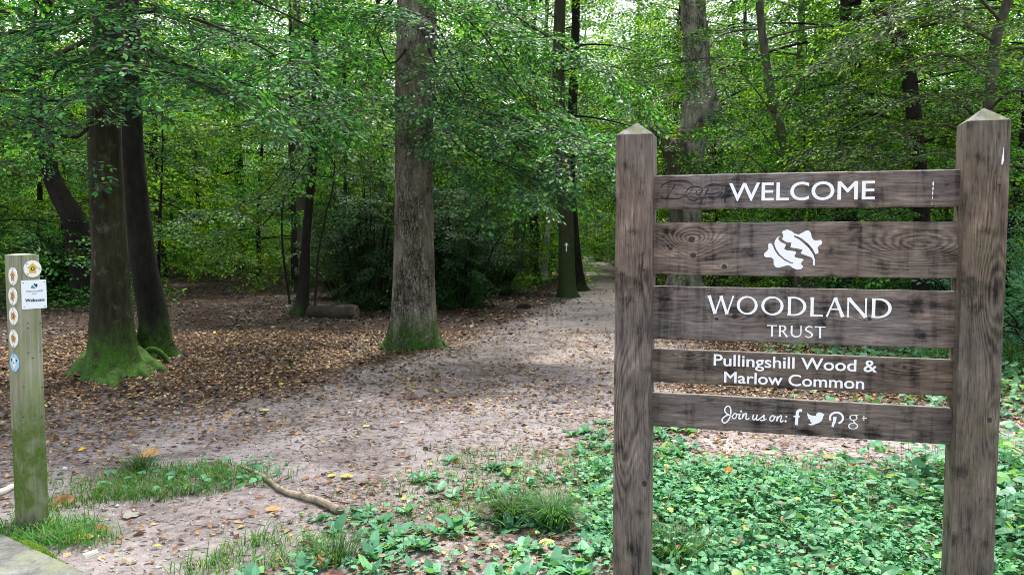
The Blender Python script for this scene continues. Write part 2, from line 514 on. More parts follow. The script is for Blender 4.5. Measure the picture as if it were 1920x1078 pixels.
# ------------------------------------------------------------------ leaves, sprays and boughs
def leaf_geo(buf, P, D, N, L, wid=.62, near=False, m=0):
    """P base, D direction, N normal, L length -> folded leaf blades"""
    D = D / (np.linalg.norm(D, axis=1)[:, None] + 1e-9)
    S = np.cross(N, D); S /= np.linalg.norm(S, axis=1)[:, None] + 1e-9
    U = np.cross(D, S)
    n = len(P)
    if near:
        T = [(0, 0, 0), (.26, -.40, .05), (.62, -.38, .05), (1, 0, -.07), (.62, .38, .05), (.26, .40, .05)]
        F = np.array([(0, 1, 2, 3), (0, 3, 4, 5)])
    else:
        T = [(0, 0, 0), (.45, -.5, .06), (1, 0, -.05), (.45, .5, .06)]
        F = None
    T = np.array(T)
    V = P[:, None, :] + (D[:, None, :] * T[None, :, 0, None] + S[:, None, :] * (T[None, :, 1, None] * wid) + U[:, None, :] * T[None, :, 2, None]) * L[:, None, None]
    k = len(T)
    idx = np.arange(n)[:, None, None] * k
    if near:
        buf.add(V.reshape(-1, 3), (idx + F[None]).reshape(-1, 4), None, m)
    else:
        tr = np.array([(0, 1, 2), (0, 2, 3)])
        buf.add(V.reshape(-1, 3), None, (idx + tr[None]).reshape(-1, 3), m)

def seg_geo(buf, A, B, ra, rb, m=1):
    A = np.asarray(A); B = np.asarray(B)
    d = B - A
    d = d / (np.linalg.norm(d, axis=1)[:, None] + 1e-9)
    ref = np.where(np.abs(d[:, 2:3]) < .9, np.array([[0, 0, 1.0]]), np.array([[1.0, 0, 0]]))
    a = np.cross(d, ref); a /= np.linalg.norm(a, axis=1)[:, None] + 1e-9
    b = np.cross(d, a)
    vs_ = []
    for base, r in ((A, ra), (B, rb)):
        for th in (0, 2.094, 4.189):
            vs_.append(base + (a * math.cos(th) + b * math.sin(th)) * np.reshape(r, (-1, 1)))
    V = np.stack(vs_, 1)
    idx = np.arange(len(A))[:, None, None] * 6
    q = np.array([(0, 1, 4, 3), (1, 2, 5, 4), (2, 0, 3, 5)])
    buf.add(V.reshape(-1, 3), (idx + q[None]).reshape(-1, 4), None, m)

def make_spray(seed, nside=5, leaf=.115):
    r = np.random.default_rng(seed)
    P, D, N, L, A, B = [], [], [], [], [], []
    ax = lambda s: np.array([s, .05 * math.sin(3 * s + seed), -.13 * s * s])
    prev = ax(0)
    for s in np.linspace(0.15, 1, 6):
        A.append(prev); prev = ax(s); B.append(prev)
    def leafat(p, d, sz):
        nrm = np.array([r.normal(0, .28), r.normal(0, .28), 1.0])
        P.append(p + r.normal(0, .008, 3)); D.append(d + r.normal(0, .12, 3)); N.append(nrm); L.append(sz * r.uniform(.75, 1.2))
    for k, s in enumerate(np.linspace(.10, .9, 2 * nside)):
        sd = 1 if k % 2 else -1
        ln = .52 * (1 - .72 * s) * r.uniform(.8, 1.2)
        an = R(r.uniform(38, 62))
        d = np.array([math.cos(an), sd * math.sin(an), r.normal(-.06, .08)])
        p0 = ax(s)
        p1 = p0 + d * ln
        p1[2] -= .10 * ln
        A.append(p0); B.append(p1)
        nl = max(2, int(ln / .075))
        for q in range(nl):
            t = (q + .7) / nl
            s2 = 1 if q % 2 else -1
            c, sn = math.cos(R(48) * s2), math.sin(R(48) * s2)
            leafat(p0 + (p1 - p0) * t, np.array([d[0] * c - d[1] * sn, d[0] * sn + d[1] * c, d[2] - .05]), leaf)
        leafat(p1, d, leaf)
    for k, s in enumerate(np.linspace(.5, 1, 5)):
        sd = 1 if k % 2 else -1
        leafat(ax(s), np.array([.7, .7 * sd, -.1]), leaf)
    leafat(ax(1), np.array([1, 0, -.15]), leaf)
    return [np.array(x) for x in (P, D, N, L, A, B)]

SPRAYS = [make_spray(50 + i) for i in range(8)]
SPRAYS_THIN = [make_spray(80 + i, 4, .16) for i in range(6)]   # fewer, bigger blades for trees far off

class Crown:
    def __init__(self): self.pl = []; self.r = np.random.default_rng(1)
    def put(self, o, d, sc, roll=.3, tilt=.2):
        r = self.r
        x = np.asarray(d, float); x = x / (np.linalg.norm(x) + 1e-9)
        up = np.array([r.normal(0, tilt), r.normal(0, tilt), 1.0])
        y = np.cross(up, x); y /= np.linalg.norm(y) + 1e-9
        z = np.cross(x, y)
        a = r.normal(0, roll)
        y, z = y * math.cos(a) + z * math.sin(a), z * math.cos(a) - y * math.sin(a)
        self.pl.append((np.asarray(o, float), np.stack([x, y, z], 1), sc))
    def build(self, buf, temps, near=False, twigs=True, wid=.62, m=0, mt=1, keep=1.0):
        ids = self.r.integers(0, len(temps), len(self.pl))
        for t in range(len(temps)):
            sel = [p for p, i in zip(self.pl, ids) if i == t]
            if not sel: continue
            O = np.stack([s[0] for s in sel]); M = np.stack([s[1] for s in sel]); S = np.array([s[2] for s in sel])
            P, D, N, L, A, B = temps[t]
            tr = lambda X: (O[:, None, :] + np.einsum('kij,nj->kni', M, X) * S[:, None, None]).reshape(-1, 3)
            ro = lambda X: np.einsum('kij,nj->kni', M, X).reshape(-1, 3)
            p, d, n_, l = tr(P), ro(D), ro(N), (L[None, :] * S[:, None]).ravel()
            jit = self.r.normal(0, .16, n_.shape); n_ = n_ + jit
            if keep < 1:
                kmask = self.r.random(len(p)) < keep
                p, d, n_, l = p[kmask], d[kmask], n_[kmask], l[kmask]
            leaf_geo(buf, p, d, n_, l, wid, near, m)
            if twigs:
                seg_geo(buf, tr(A), tr(B), .0035, .002, mt)

def unit(v):
    v = np.asarray(v, float)
    return v / (np.linalg.norm(v) + 1e-9)

def bough(wood, crown, pts, r0, r, f0=.25, ds=.42, sub=1.1, step=.34, sc=.7, sides=5, r_end=.12, droop=.18, mt=0, n=12):
    P = catmull(pts, n)
    seg = np.linalg.norm(np.diff(P, axis=0), axis=1)
    cum = np.concatenate([[0], np.cumsum(seg)])
    Ltot = cum[-1]
    tube(wood, P, r0 * np.linspace(1, r_end, n), sides, mt, cap=False)
    pos = f0 * Ltot
    side = 1 if r.random() < .5 else -1
    while pos < Ltot:
        t = pos / Ltot
        p = np.array([np.interp(pos, cum, P[:, i]) for i in range(3)])
        i = min(np.searchsorted(cum, pos), n - 1)
        tg = unit(P[i] - P[i - 1])
        a = side * R(r.uniform(32, 68))
        h = unit([tg[0], tg[1], 0])
        d = np.array([h[0] * math.cos(a) - h[1] * math.sin(a), h[0] * math.sin(a) + h[1] * math.cos(a), tg[2] * .5 + r.normal(.02, .12)])
        ln = sub * (1.15 - .75 * t) * r.uniform(.7, 1.25)
        q = np.stack([p + d * ln * s + np.array([0, 0, -droop * ln * s * s]) for s in (0, .35, .7, 1.0)])
        tube(wood, q, max(.004, r0 * .28 * (1 - .6 * t)) * np.array([1, .75, .5, .25]), 3, mt, cap=False)
        s_ = step * .5
        sd = 1
        while s_ < ln:
            u = s_ / ln
            pp = p + d * s_ + np.array([0, 0, -droop * ln * u * u])
            b = sd * R(r.uniform(25, 60))
            hh = unit([d[0], d[1], 0])
            dd = np.array([hh[0] * math.cos(b) - hh[1] * math.sin(b), hh[0] * math.sin(b) + hh[1] * math.cos(b), d[2] * .4 - droop * u + r.normal(0, .1)])
            crown.put(pp, dd, sc * r.uniform(.7, 1.15))
            sd = -sd
            s_ += step * r.uniform(.75, 1.25)
        crown.put(q[-1], unit(q[-1] - q[-2]), sc * r.uniform(.8, 1.15))
        side = -side
        pos += ds * r.uniform(.75, 1.3)
    crown.put(P[-1], unit(P[-1] - P[-2]), sc)

def limb_path(o, az, L, el, droop, r):
    h = np.array([math.cos(az), math.sin(az), 0])
    out = []
    wob = r.normal(0, .08, 2)
    for s in np.linspace(0, 1, 6):
        sidev = np.array([-h[1], h[0], 0]) * (wob[0] * math.sin(3 * s) * L)
        out.append(o + h * L * s * math.cos(el) + sidev + np.array([0, 0, L * (math.sin(el) * s - droop * s * s)]))
    return np.stack(out)

def proto_tree(seed, H, lo, spread, nl, r0, el=(5, 40), droop=.35, ds=.5, sub=1.2, sc=.8, temps=None, near=False, lean=.3, top_shape=.6, keep=1.0, leafm=None, barkm=None, wid=.62):
    """one tree kind: returns trunk mesh (with its limbs) and crown mesh, base at the origin"""
    r = np.random.default_rng(seed)
    tb, cb = Buf(), Buf()
    lx, ly = r.normal(0, lean, 2)
    pts = [np.array([lx * s * s + .12 * math.sin(5 * s + seed), ly * s * s + .1 * math.cos(4 * s + seed) - .1, H * s]) for s in np.linspace(0, 1, 7)]
    pts[0] = np.array([pts[0][0], pts[0][1], -.1])
    rad = r0 * np.linspace(1, .16, 7)
    P, rd = trunk_mesh(tb, pts, rad, 12, 40, 5, r0 * .9, .22 + r0 * .5, .05, 1, seed)
    cr = Crown(); cr.r = np.random.default_rng(seed + 5)
    az = r.uniform(0, 6.28)
    for i in range(nl):
        u = (i + r.uniform(0, .9)) / nl
        z = lo + (H * .97 - lo) * u
        k = z / H
        o = np.array([np.interp(z, P[:, 2], P[:, c]) for c in range(3)])
        az += 2.4 + r.normal(0, .35)
        L = spread * ((1 - u) ** top_shape * .9 + .12) * r.uniform(.65, 1.15)
        e = R(el[0] + (el[1] - el[0]) * u + r.normal(0, 8))
        bough(tb, cr, limb_path(o, az, L, e, droop * r.uniform(.6, 1.3), r), max(.012, r0 * .32 * (1 - .6 * u)), r, .22, ds, sub, .42 * sc / .7, sc)
    cr.build(cb, temps or SPRAYS, near, False, wid, keep=keep)
    return (tb.mesh('trunk', [barkm or BARK_DARK], True), cb.mesh('crown', [leafm or LEAF], False))

# ------------------------------------------------------------------ the ground and the path
PATH_MAIN = np.array([(75, 7.6, .9), (55, 5.5, .95), (40, 4.05, 1.0), (24, 2.7, 1.15), (15, 1.75, 1.35), (11, .75, 1.7), (8.5, 0.0, 1.75), (6.6, -1.1, 1.75), (5.3, -2.1, 1.0), (3.9, -2.7, 1.3), (1.5, -3.4, 1.6)])
PATH_B = np.array([(4.9, -1.7, .55), (4.2, -1.35, .55), (3.4, -1.3, .42)])
PATH_SIDE = np.array([(7.4, .3, .9), (6.5, .95, .62), (6.0, 1.8, .5), (5.75, 3.2, .42), (5.6, 5, .42), (5.4, 9, .45)])

def path_field(x, y):
    """signed measure: > 0 inside the trodden path (metres), from the three centrelines"""
    x = np.asarray(x, float); y = np.asarray(y, float)
    best = np.full(x.shape, -1e3)
    for line in (PATH_MAIN, PATH_B, PATH_SIDE):
        for (y0, x0, w0), (y1, x1, w1) in zip(line[:-1], line[1:]):
            dx, dy = x1 - x0, y1 - y0
            t = np.clip(((x - x0) * dx + (y - y0) * dy) / (dx * dx + dy * dy), 0, 1)
            d = np.hypot(x - x0 - t * dx, y - y0 - t * dy)
            best = np.maximum(best, w0 + (w1 - w0) * t - d)
    return best

def path_mask(x, y):
    z = np.zeros_like(x)
    e = path_field(x, y) + .45 * fbm(np.stack([x * 1.1, y * 1.1, z], 1), 3, 41) + .12 * vnoise(np.stack([x * 5, y * 5, z], 1), 43)
    return smooth(-.8, .9, e)

def ground_mat():
    k = NT('woodland_floor')
    co = k.coord()
    at_ = k.n('ShaderNodeAttribute', attribute_name='bare')
    bare = at_.outputs['Fac']
    n1 = k.noise(co, 2.2, 6, .6)
    n2 = k.noise(co, 17, 6, .68)
    n3 = k.noise(co, 120, 3, .7)
    n4 = k.noise(k.vadd(co, (4, 4, 0)), .8, 4, .6)
    dirt = k.ramp(k.m('ADD', k.m('MULTIPLY', n1, .45), k.m('MULTIPLY', n2, .55)), [(.30, (.085, .064, .055)), (.42, (.155, .127, .117)), (.54, (.262, .228, .216)), (.72, (.36, .322, .307))])
    grit = k.voronoi(co, 70, 'F1', 'Color')
    gd = k.voronoi(co, 70)
    gx = k.xyz(grit)[0]
    peb = k.m('MULTIPLY', k.mapr(gd, .42, .28), k.mapr(gx, .78, .86))
    dirt = k.mix(peb, dirt, k.ramp(k.xyz(grit)[1], [(0, (.30, .26, .23)), (.6, (.42, .39, .36)), (1, (.6, .58, .55))]))
    speck = k.mapr(n3, .60, .72)
    dirt = k.mix(k.m('MULTIPLY', speck, .55), dirt, (.10, .075, .06))
    damp = k.mapr(k.noise(k.vadd(co, (11, 5, 0)), 1.1, 5, .62), .50, .66)
    dirt = k.mix(k.m('MULTIPLY', damp, .55), dirt, k.mix(1.0, dirt, (.50, .45, .42), 'MULTIPLY'))
    mould = k.ramp(k.m('ADD', k.m('MULTIPLY', n2, .6), k.m('MULTIPLY', n3, .4)), [(.32, (.018, .011, .008)), (.5, (.05, .031, .020)), (.68, (.10, .064, .041))])
    e = k.m('ADD', bare, k.m('MULTIPLY', k.m('SUBTRACT', n2, .5), .9))
    e = k.m('ADD', e, k.m('MULTIPLY', k.m('SUBTRACT', n4, .5), .5))
    col = k.mix(k.mapr(e, .18, .66), mould, dirt)
    h = k.m('ADD', k.m('MULTIPLY', n2, 1.0), k.m('ADD', k.m('MULTIPLY', n3, .35), k.m('MULTIPLY', peb, .5)))
    return k.done(k.bsdf(col, .92, h, .022, 1.0, .12))

GROUND = ground_mat()
gxs = np.unique(np.concatenate([np.arange(-7, 7.01, .055), np.arange(-24, 24.1, .35), np.linspace(-140, 140, 81)]).round(4))
gys = np.unique(np.concatenate([np.arange(1.6, 12, .055), np.arange(-4, 40, .35), np.linspace(-40, 170, 70)]).round(4))
GX, GY = np.meshgrid(gxs, gys)
gx_, gy_ = GX.ravel(), GY.ravel()
gv = np.stack([gx_, gy_, gz(gx_, gy_)], 1)
bare_v = np.maximum(path_mask(gx_, gy_), .50 * (1 - smooth(6.5, 9, gy_)))
path_v = path_mask(gx_, gy_)
nxs = len(gxs)
ii = (np.arange(len(gys) - 1)[:, None] * nxs + np.arange(nxs - 1)[None, :]).ravel()
gq = np.stack([ii, ii + 1, ii + nxs + 1, ii + nxs], 1)
fm = path_v[gq].mean(1) > .5
for nm, sel in (('ground', ~fm), ('path', fm)):
    q = gq[sel]
    used, inv = np.unique(q.ravel(), return_inverse=True)
    b = Buf(); b.add(gv[used], inv.reshape(-1, 4))
    me = b.mesh(nm, [GROUND], True)
    a = me.attributes.new('bare', 'FLOAT', 'POINT')
    a.data.foreach_set('value', bare_v[used].astype(np.float32))
    tag(link(nm, me), kind='structure')

# ------------------------------------------------------------------ named trees
def pxpath(pts, Y):
    """pts (px, py) or (px, py, Y)"""
    return [at(p[0], p[1], p[2] if len(p) > 2 else Y) for p in pts]

def base_of(p):
    return np.array([p[0], p[1], float(gz(p[0], p[1])[0])])

def special_tree(name, label, cat, pts, widths, Y, bark, H=14, sides=24, n=100, roots=6, root_r=.3, root_h=.3, bump=.05, seed=1, fis=0, extra=None, crown=None, leaf=None, temps=None, near=False, group=None, wid=.62, keep=1.0, root_az=None):
    P = pxpath(pts, Y)
    rad = [w / FPX * (p[2] if len(p) > 2 else Y) / 2 for w, p in zip(widths, pts)]
    b = base_of(P[0]); P[0] = b + np.array([0, 0, -.06])
    if P[-1][2] < H:
        d = P[-1] - P[-2]; d = d / max(d[2], .3)
        d = np.array([d[0] * .3, d[1] * .3, 1])
        P.append(P[-1] + d * (H - P[-1][2]) * .5); rad.append(rad[-1] * .72)
        P.append(P[-2] + d * (H - P[-2][2])); rad.append(rad[-1] * .25)
    root = thing(name, label, cat, b, 0, group)
    tb = Buf()
    PP, rr = trunk_mesh(tb, P, rad, sides, n, roots, root_r, root_h, bump, 1, seed, 0, fis, root_az)
    t = link('trunk', tb.mesh('trunk', [bark], True, off=b), root)
    return root, b, PP, rr

def on_trunk(PP, z):
    return np.array([np.interp(z, PP[:, 2], PP[:, c]) for c in range(3)])

def add_boughs(root, b, paths, seed, bark, leaf, r0=.03, temps=None, near=True, **kw):
    """each path becomes a branch part; all sprays of the tree become its crown"""
    r = np.random.default_rng(seed)
    cr = Crown(); cr.r = np.random.default_rng(seed + 3)
    for p in paths:
        wb = Buf()
        bough(wb, cr, p, r0, r, **kw)
        link('branch', wb.mesh('branch', [bark], True, off=b), root)
    cb = Buf()
    cr.build(cb, temps or SPRAYS, near, True)
    link('crown', cb.mesh('crown', [leaf, TWIG], False, off=b), root)
    return cr

def high_crown(PP, r, lo, hi, n, L, el=(0, 35), droop=.3):
    out = []
    az = r.uniform(0, 6.28)
    for i in range(n):
        u = (i + r.random()) / n
        o = on_trunk(PP, lo + (hi - lo) * u)
        az += 2.4 + r.normal(0, .3)
        out.append(limb_path(o, az, L * (1.05 - .6 * u) * r.uniform(.75, 1.15), R(el[0] + (el[1] - el[0]) * u), droop, r))
    return out

rr_ = np.random.default_rng(5)

# the two beeches that stand together on the left
tw, tb_, TP, _ = special_tree('beech_tree', 'smooth dark beech with spreading mossy roots, front one of the pair beside the waymarker post', 'tree',
    [(213, 702), (211, 640), (209, 590), (207, 500), (202, 400), (197, 300), (195, 200), (198, 100), (203, 0)], [82, 77, 73, 64, 61, 59, 58, 57, 56], 8.95, BARK_BEECH,
    H=13, sides=72, n=220, roots=6, root_r=.26, root_h=.26, bump=.06, seed=21, root_az=[-2.9, -1.95, -1.35, -.6, .5, 2.2])
mb = Buf()
trunk_v = np.array([v.co[:] for v in tw.children[0].data.vertices])
nr = 220; ns = 72
c0, c1 = trunk_v[:ns].mean(0), trunk_v[-ns:].mean(0)
tq = [tuple(p.vertices) for p in tw.children[0].data.polygons]
mb.add(np.concatenate([trunk_v, [c0, c1]]), tq, [(len(trunk_v), (k + 1) % ns, k) for k in range(ns)] + [(len(trunk_v) + 1, (nr - 1) * ns + k, (nr - 1) * ns + (k + 1) % ns) for k in range(ns)])
for k, (pts, r0) in enumerate([([(196, 640), (180, 672), (150, 694), (112, 707)], .11), ([(206, 650), (199, 686), (190, 708), (184, 726)], .10), ([(216, 655), (219, 694), (214, 714), (208, 733)], .085), ([(232, 645), (250, 678), (284, 690), (330, 699)], .11), ([(228, 655), (248, 690), (268, 703), (292, 714)], .085), ([(240, 640), (262, 660), (300, 672), (330, 684)], .09)]):
    g = []
    for q_, (x, y) in enumerate(pts):
        p = on_ground(x, y)
        p[2] = float(gz(p[0], p[1])[0]) + [.34, .10, .03, -.07][q_]
        if q_ == 0: p[:2] = tb_[:2] + (p[:2] - tb_[:2]) * .35
        g.append(p - tb_)
    P = catmull(g, 20)
    tube(mb, P, r0 * np.linspace(1.5, .38, 20), 14, 0, bump=.3, seed=k)
def fuse(buf, name, mats, voxel, it):
    me = buf.mesh('fuse', mats)
    o = bpy.data.objects.new('fuse', me); COL.objects.link(o)
    m1 = o.modifiers.new('a', 'REMESH'); m1.mode = 'VOXEL'; m1.voxel_size = voxel; m1.use_smooth_shade = True
    m2 = o.modifiers.new('b', 'SMOOTH'); m2.factor = .5; m2.iterations = it
    dg = bpy.context.evaluated_depsgraph_get(); dg.update()
    out = bpy.data.meshes.new_from_object(o.evaluated_get(dg)); out.name = name
    bpy.data.objects.remove(o); bpy.data.meshes.remove(me)
    if not out.materials: out.materials.append(mats[0])
    return out
tw.children[0].data = fuse(mb, 'trunk', [BARK_BEECH], .022, 5)
r = np.random.default_rng(31)
paths = []
for z0, tgt in ((3.3, [(120, 190, 8.0), (20, 170, 7.3), (-120, 190, 6.8)]), (3.4, [(260, 130, 8.0), (360, 150, 7.4), (470, 205, 7.0)]),
                (3.6, [(300, 110, 8.8), (440, 150, 8.6), (600, 215, 8.3)]), (3.9, [(300, 20, 8.2), (430, 60, 7.6), (545, 120, 7.2)]),
                (4.2, [(110, 60, 8.2), (20, 60, 7.6), (-90, 110, 7.0)]), (3.2, [(150, 255, 8.6), (70, 235, 8.3), (-30, 195, 8.0)]),
                (4.4, [(250, 10, 8.0), (260, 60, 7.2), (290, 150, 6.7)]), (3.7, [(150, 110, 8.0), (110, 130, 7.3), (90, 180, 6.9)]),
                (4.4, [(380, -30, 9.4), (520, 20, 9.9), (650, 90, 10.2)]), (3.8, [(60, 120, 9.8), (-40, 120, 10), (-160, 150, 10.2)]),
                (3.9, [(330, 120, 9.8), (450, 160, 10.3), (560, 240, 10.8)])):
    paths.append(np.stack([on_trunk(TP, z0)] + pxpath(tgt, 0)))
paths += high_crown(TP, r, 7.0, 12.2, 9, 3.0)
add_boughs(tw, tb_, paths, 33, BARK_BEECH, LEAF_NEAR, .032, ds=.36, sub=.85, step=.27, sc=.56, f0=.2, droop=.12)

tw2, tb2, TP2, _ = special_tree('beech_tree', 'leaning blackish beech close behind the trunk with spreading mossy roots', 'tree',
    [(290, 668), (288, 600), (270, 500), (258, 400), (248, 300), (243, 200), (240, 100), (240, 0)], [62, 50, 46, 44, 43, 41, 40, 38], 10.2, BARK_SHADED,
    H=14, sides=48, n=150, roots=5, root_r=.2, root_h=.35, bump=.06, seed=22)
wb = Buf()
g = pxpath([(266, 668), (280, 656), (300, 660), (318, 684)], 9.7)
tube(wb, catmull(g, 14), .045 * np.linspace(1.1, .5, 14), 10, 0, bump=.2, seed=7)
link('root', wb.mesh('root', [BARK_BEECH], True, off=tb2), tw2)
r = np.random.default_rng(35)
paths = high_crown(TP2, r, 5.0, 13, 13, 3.8)
add_boughs(tw2, tb2, paths, 36, BARK_BEECH, LEAF, .032, near=False, ds=.45, sub=1.1, step=.34, sc=.7)

# the thick cracked trunk at the middle
ok, ob, OP, _ = special_tree('oak_tree', 'thick straight tree with cracked grey bark and green moss foot, at the path edge', 'tree',
    [(777, 652), (776, 620), (776, 590), (776, 560), (776, 500), (776, 400), (776, 300), (777, 200), (779, 100), (782, 0)], [84, 84, 81, 79, 76, 71.5, 69.5, 70.5, 73, 73], 11.1, BARK_OAK,
    H=15, sides=150, n=420, roots=5, root_r=.24, root_h=.36, bump=.025, seed=27, fis=.014, root_az=[-2.75, -1.95, -.45, .6, 2.4])
for pts, r0 in (([(748, 632), (735, 645), (722, 652), (714, 655)], .06), ([(762, 640), (758, 650), (766, 658), (770, 664)], .055), ([(806, 634), (820, 642), (832, 648), (842, 652)], .05)):
    g = []
    for i, (x, y) in enumerate(pts):
        p = on_ground(x, y); p[2] = float(gz(p[0], p[1])[0]) + [.20, .11, .05, -.03][i]; g.append(p)
    wb = Buf(); tube(wb, catmull(g, 14), r0 * np.linspace(1.1, .3, 14), 10, 0, bump=.25, seed=3)
    link('root', wb.mesh('root', [BARK_OAK], True, off=ob), ok)
paths = []
for z0, tgt in ((3.6, [(850, 265, 10.8), (890, 300, 10.6), (930, 345, 10.4)]), (4.6, [(860, 120, 10.8), (930, 230, 10.5), (1010, 320, 10.2)]),
                (5.0, [(900, 60, 10.6), (1000, 200, 10.0), (1110, 300, 9.6)]), (4.9, [(860, 130, 11.4), (900, 250, 11.8), (960, 360, 12.0)]),
                (5.2, [(700, 60, 11.3), (690, 140, 11.3), (660, 240, 11.2)]), (4.3, [(735, 120, 10.6), (700, 60, 10.4), (640, 20, 10.2)]),
                (5.4, [(950, 20, 11.0), (1060, 90, 10.9), (1180, 170, 10.8)]), (5.0, [(840, 40, 10.0), (800, 30, 9.4), (760, 20, 9.0)]),
                (5.4, [(880, 70, 11.8), (960, 160, 12.6), (1040, 240, 13.2)]), (4.4, [(870, 210, 10.4), (960, 240, 9.8), (1070, 268, 9.3), (1150, 320, 9.0)]), (4.6, [(880, 190, 10.2), (980, 225, 9.6), (1090, 262, 9.0)]), (3.9, [(870, 270, 10.6), (950, 310, 10.2), (1030, 350, 9.8)]), (5.0, [(700, 30, 11.6), (650, 120, 12.2), (620, 230, 12.6)])):
    paths.append(np.stack([on_trunk(OP, z0)] + pxpath(tgt, 0)))
r = np.random.default_rng(38)
paths += high_crown(OP, r, 7.5, 14, 8, 3.0, el=(5, 40))
add_boughs(ok, ob, paths, 39, BARK_DARK, LEAF_NEAR, .016, ds=.30, sub=.9, step=.27, sc=.56, f0=.18, droop=.2)

# thin dark tree with the fallen log at its foot
th, hb, HP, _ = special_tree('young_tree', 'slim nearly black tree standing beside the short fallen log', 'tree',
    [(560, 590), (569, 540), (573, 460), (579, 390), (586, 310), (592, 230), (592, 130), (590, 40)], [26, 20, 16, 16, 17, 17, 16, 15], 15.7, BARK_DARK, H=11, sides=20, n=90, roots=4, root_r=.2, root_h=.3, seed=41)
paths = [np.stack([on_trunk(HP, z0)] + pxpath(t, 0)) for z0, t in ((3.2, [(500, 415, 15.4), (430, 430, 15.0), (370, 432, 14.6)]), (4.2, [(530, 320, 15.2), (470, 380, 14.6), (400, 395, 14.2)]), (3.8, [(640, 330, 15.5), (700, 330, 15.3)]), (4.8, [(630, 215, 15), (720, 210, 14.6)]))]
paths += high_crown(HP, np.random.default_rng(43), 4.2, 10.5, 12, 3.2)
add_boughs(th, hb, paths, 44, BARK_DARK, LEAF, .018, near=False, ds=.42, sub=1.0, step=.32, sc=.68)

# the tree with the white arrow, and the one behind it
ar, ab, AP, _ = special_tree('beech_tree', 'greenish trunk with a small white arrow painted on it, left of the path', 'tree',
    [(1065, 558), (1063, 530), (1062, 460), (1060, 390), (1057, 320), (1049, 230), (1047, 120), (1050, 0)], [37, 32, 29, 28, 30, 24, 22, 21], 20.0, BARK_MOSSY, H=14, sides=28, n=100, roots=4, root_r=.1, root_h=.3, seed=51)
paths = high_crown(AP, np.random.default_rng(52), 4.2, 13, 16, 4.0)
add_boughs(ar, ab, paths, 53, BARK_DARK, LEAF_BRIGHT, .03, near=False, ds=.5, sub=1.2, step=.36, sc=.78)
a0 = at(1061, 463, 20.0); rad_a = 30 / FPX * 20 / 2
a0[1] -= rad_a + .012
WHITE = plain('white_paint', (.74, .75, .72), .6, .3, .12, 60)
b = Buf()
S_ = 20 / FPX
ap = [(-1.1, -8.5), (1.1, -8.5), (1.1, 3.5), (4.2, 2.6), (0, 8.5), (-4.2, 2.6), (-1.1, 3.5)]
n_ = len(ap)
v = [(x * S_, 0, y * S_) for x, y in ap] + [(x * S_, .006, y * S_) for x, y in ap]
tri = [tuple(t) for t in tessellate_polygon([[Vector((x, y, 0)) for x, y in ap]])]
b.add(v, [(i, i + n_, (i + 1) % n_ + n_, (i + 1) % n_) for i in range(n_)], tri)
b.add(np.array(v)[n_:], None, tri)
link('painted_arrow', b.mesh('painted_arrow', [WHITE]), ar, a0 - ab)

a2, a2b, A2P, _ = special_tree('beech_tree', 'dark trunk half hidden behind the trunk with the white arrow', 'tree',
    [(1087, 546), (1081, 500), (1075, 430), (1070, 340), (1072, 240), (1078, 100), (1080, 0)], [28, 22, 20, 18, 17, 16, 15], 22.5, BARK_DARK, H=15, sides=20, n=80, roots=4, root_r=.14, root_h=.3, seed=55)
paths = high_crown(A2P, np.random.default_rng(56), 5, 14, 13, 4.0)
add_boughs(a2, a2b, paths, 57, BARK_DARK, LEAF, .03, near=False, ds=.5, sub=1.2, step=.38, sc=.8)

bi, bb, BP, _ = special_tree('birch_tree', 'crooked birch with flaking pale bark, left of the trunk with the white arrow', 'tree',
    [(1018, 523), (1023, 485), (1025, 450), (1030, 415), (1034, 380), (1040, 320), (1046, 220), (1050, 100)], [15, 11, 11, 10.5, 10, 9.5, 9, 8], 28.0, BARK_BIRCH, H=14, sides=16, n=80, roots=3, root_r=.15, root_h=.25, seed=58, bump=.1)
add_boughs(bi, bb, high_crown(BP, np.random.default_rng(59), 4.5, 13, 13, 3.4), 60, BARK_DARK, LEAF_BRIGHT, .02, near=False, ds=.5, sub=1.1, step=.38, sc=.8)

sl, sb, SP, _ = special_tree('young_tree', 'slim dark straight trunk just left of the crooked pale birch', 'tree',
    [(1008, 534), (1006, 500), (1005, 430), (1004, 350), (1003, 260), (1002, 120)], [15, 11, 10, 9.5, 9, 8], 25.5, BARK_DARK, H=12, sides=16, n=70, roots=3, root_r=.15, root_h=.25, seed=61)
add_boughs(sl, sb, high_crown(SP, np.random.default_rng(62), 3.6, 11.5, 14, 3.4), 63, BARK_DARK, LEAF, .02, near=False, ds=.5, sub=1.1, step=.38, sc=.8)

# big ridged trunk behind the sign
bg, gb, GP, grad = special_tree('oak_tree', 'big pale ridged trunk with a burl and a broken limb, behind the WELCOME board', 'tree',
    [(1285, 560), (1284, 525), (1290, 460), (1292, 405), (1294, 310), (1300, 250), (1311, 205), (1314, 185), (1309, 150), (1304, 60), (1299, 0)], [74, 60, 52, 49, 48, 52, 64, 62, 50, 47, 45], 19.7, BARK_PALE, H=16, sides=64, n=200, roots=5, root_r=.3, root_h=.5, bump=.07, seed=71)
for nm, pts, ra in (('branch', [(1285, 330), (1270, 292), (1248, 268), (1226, 248), (1214, 238)], (.34, .27, .17, .16, .13)), ('burl', [(1318, 218), (1328, 205), (1341, 198), (1346, 192)], (.22, .27, .20, .07)), ('side_stem', [(1272, 430), (1268, 380), (1268, 330), (1272, 285), (1282, 255), (1290, 235)], (.20, .20, .21, .22, .16, .08))):
    wb = Buf(); P = catmull(pxpath(pts, 19.6), 24)
    tube(wb, P, np.interp(np.linspace(0, 1, 24), np.linspace(0, 1, len(ra)), ra), 14, 0, bump=.28, seed=9)
    link(nm, wb.mesh(nm, [BARK_GREY if nm != 'burl' else BARK_PALE], True, off=gb), bg)
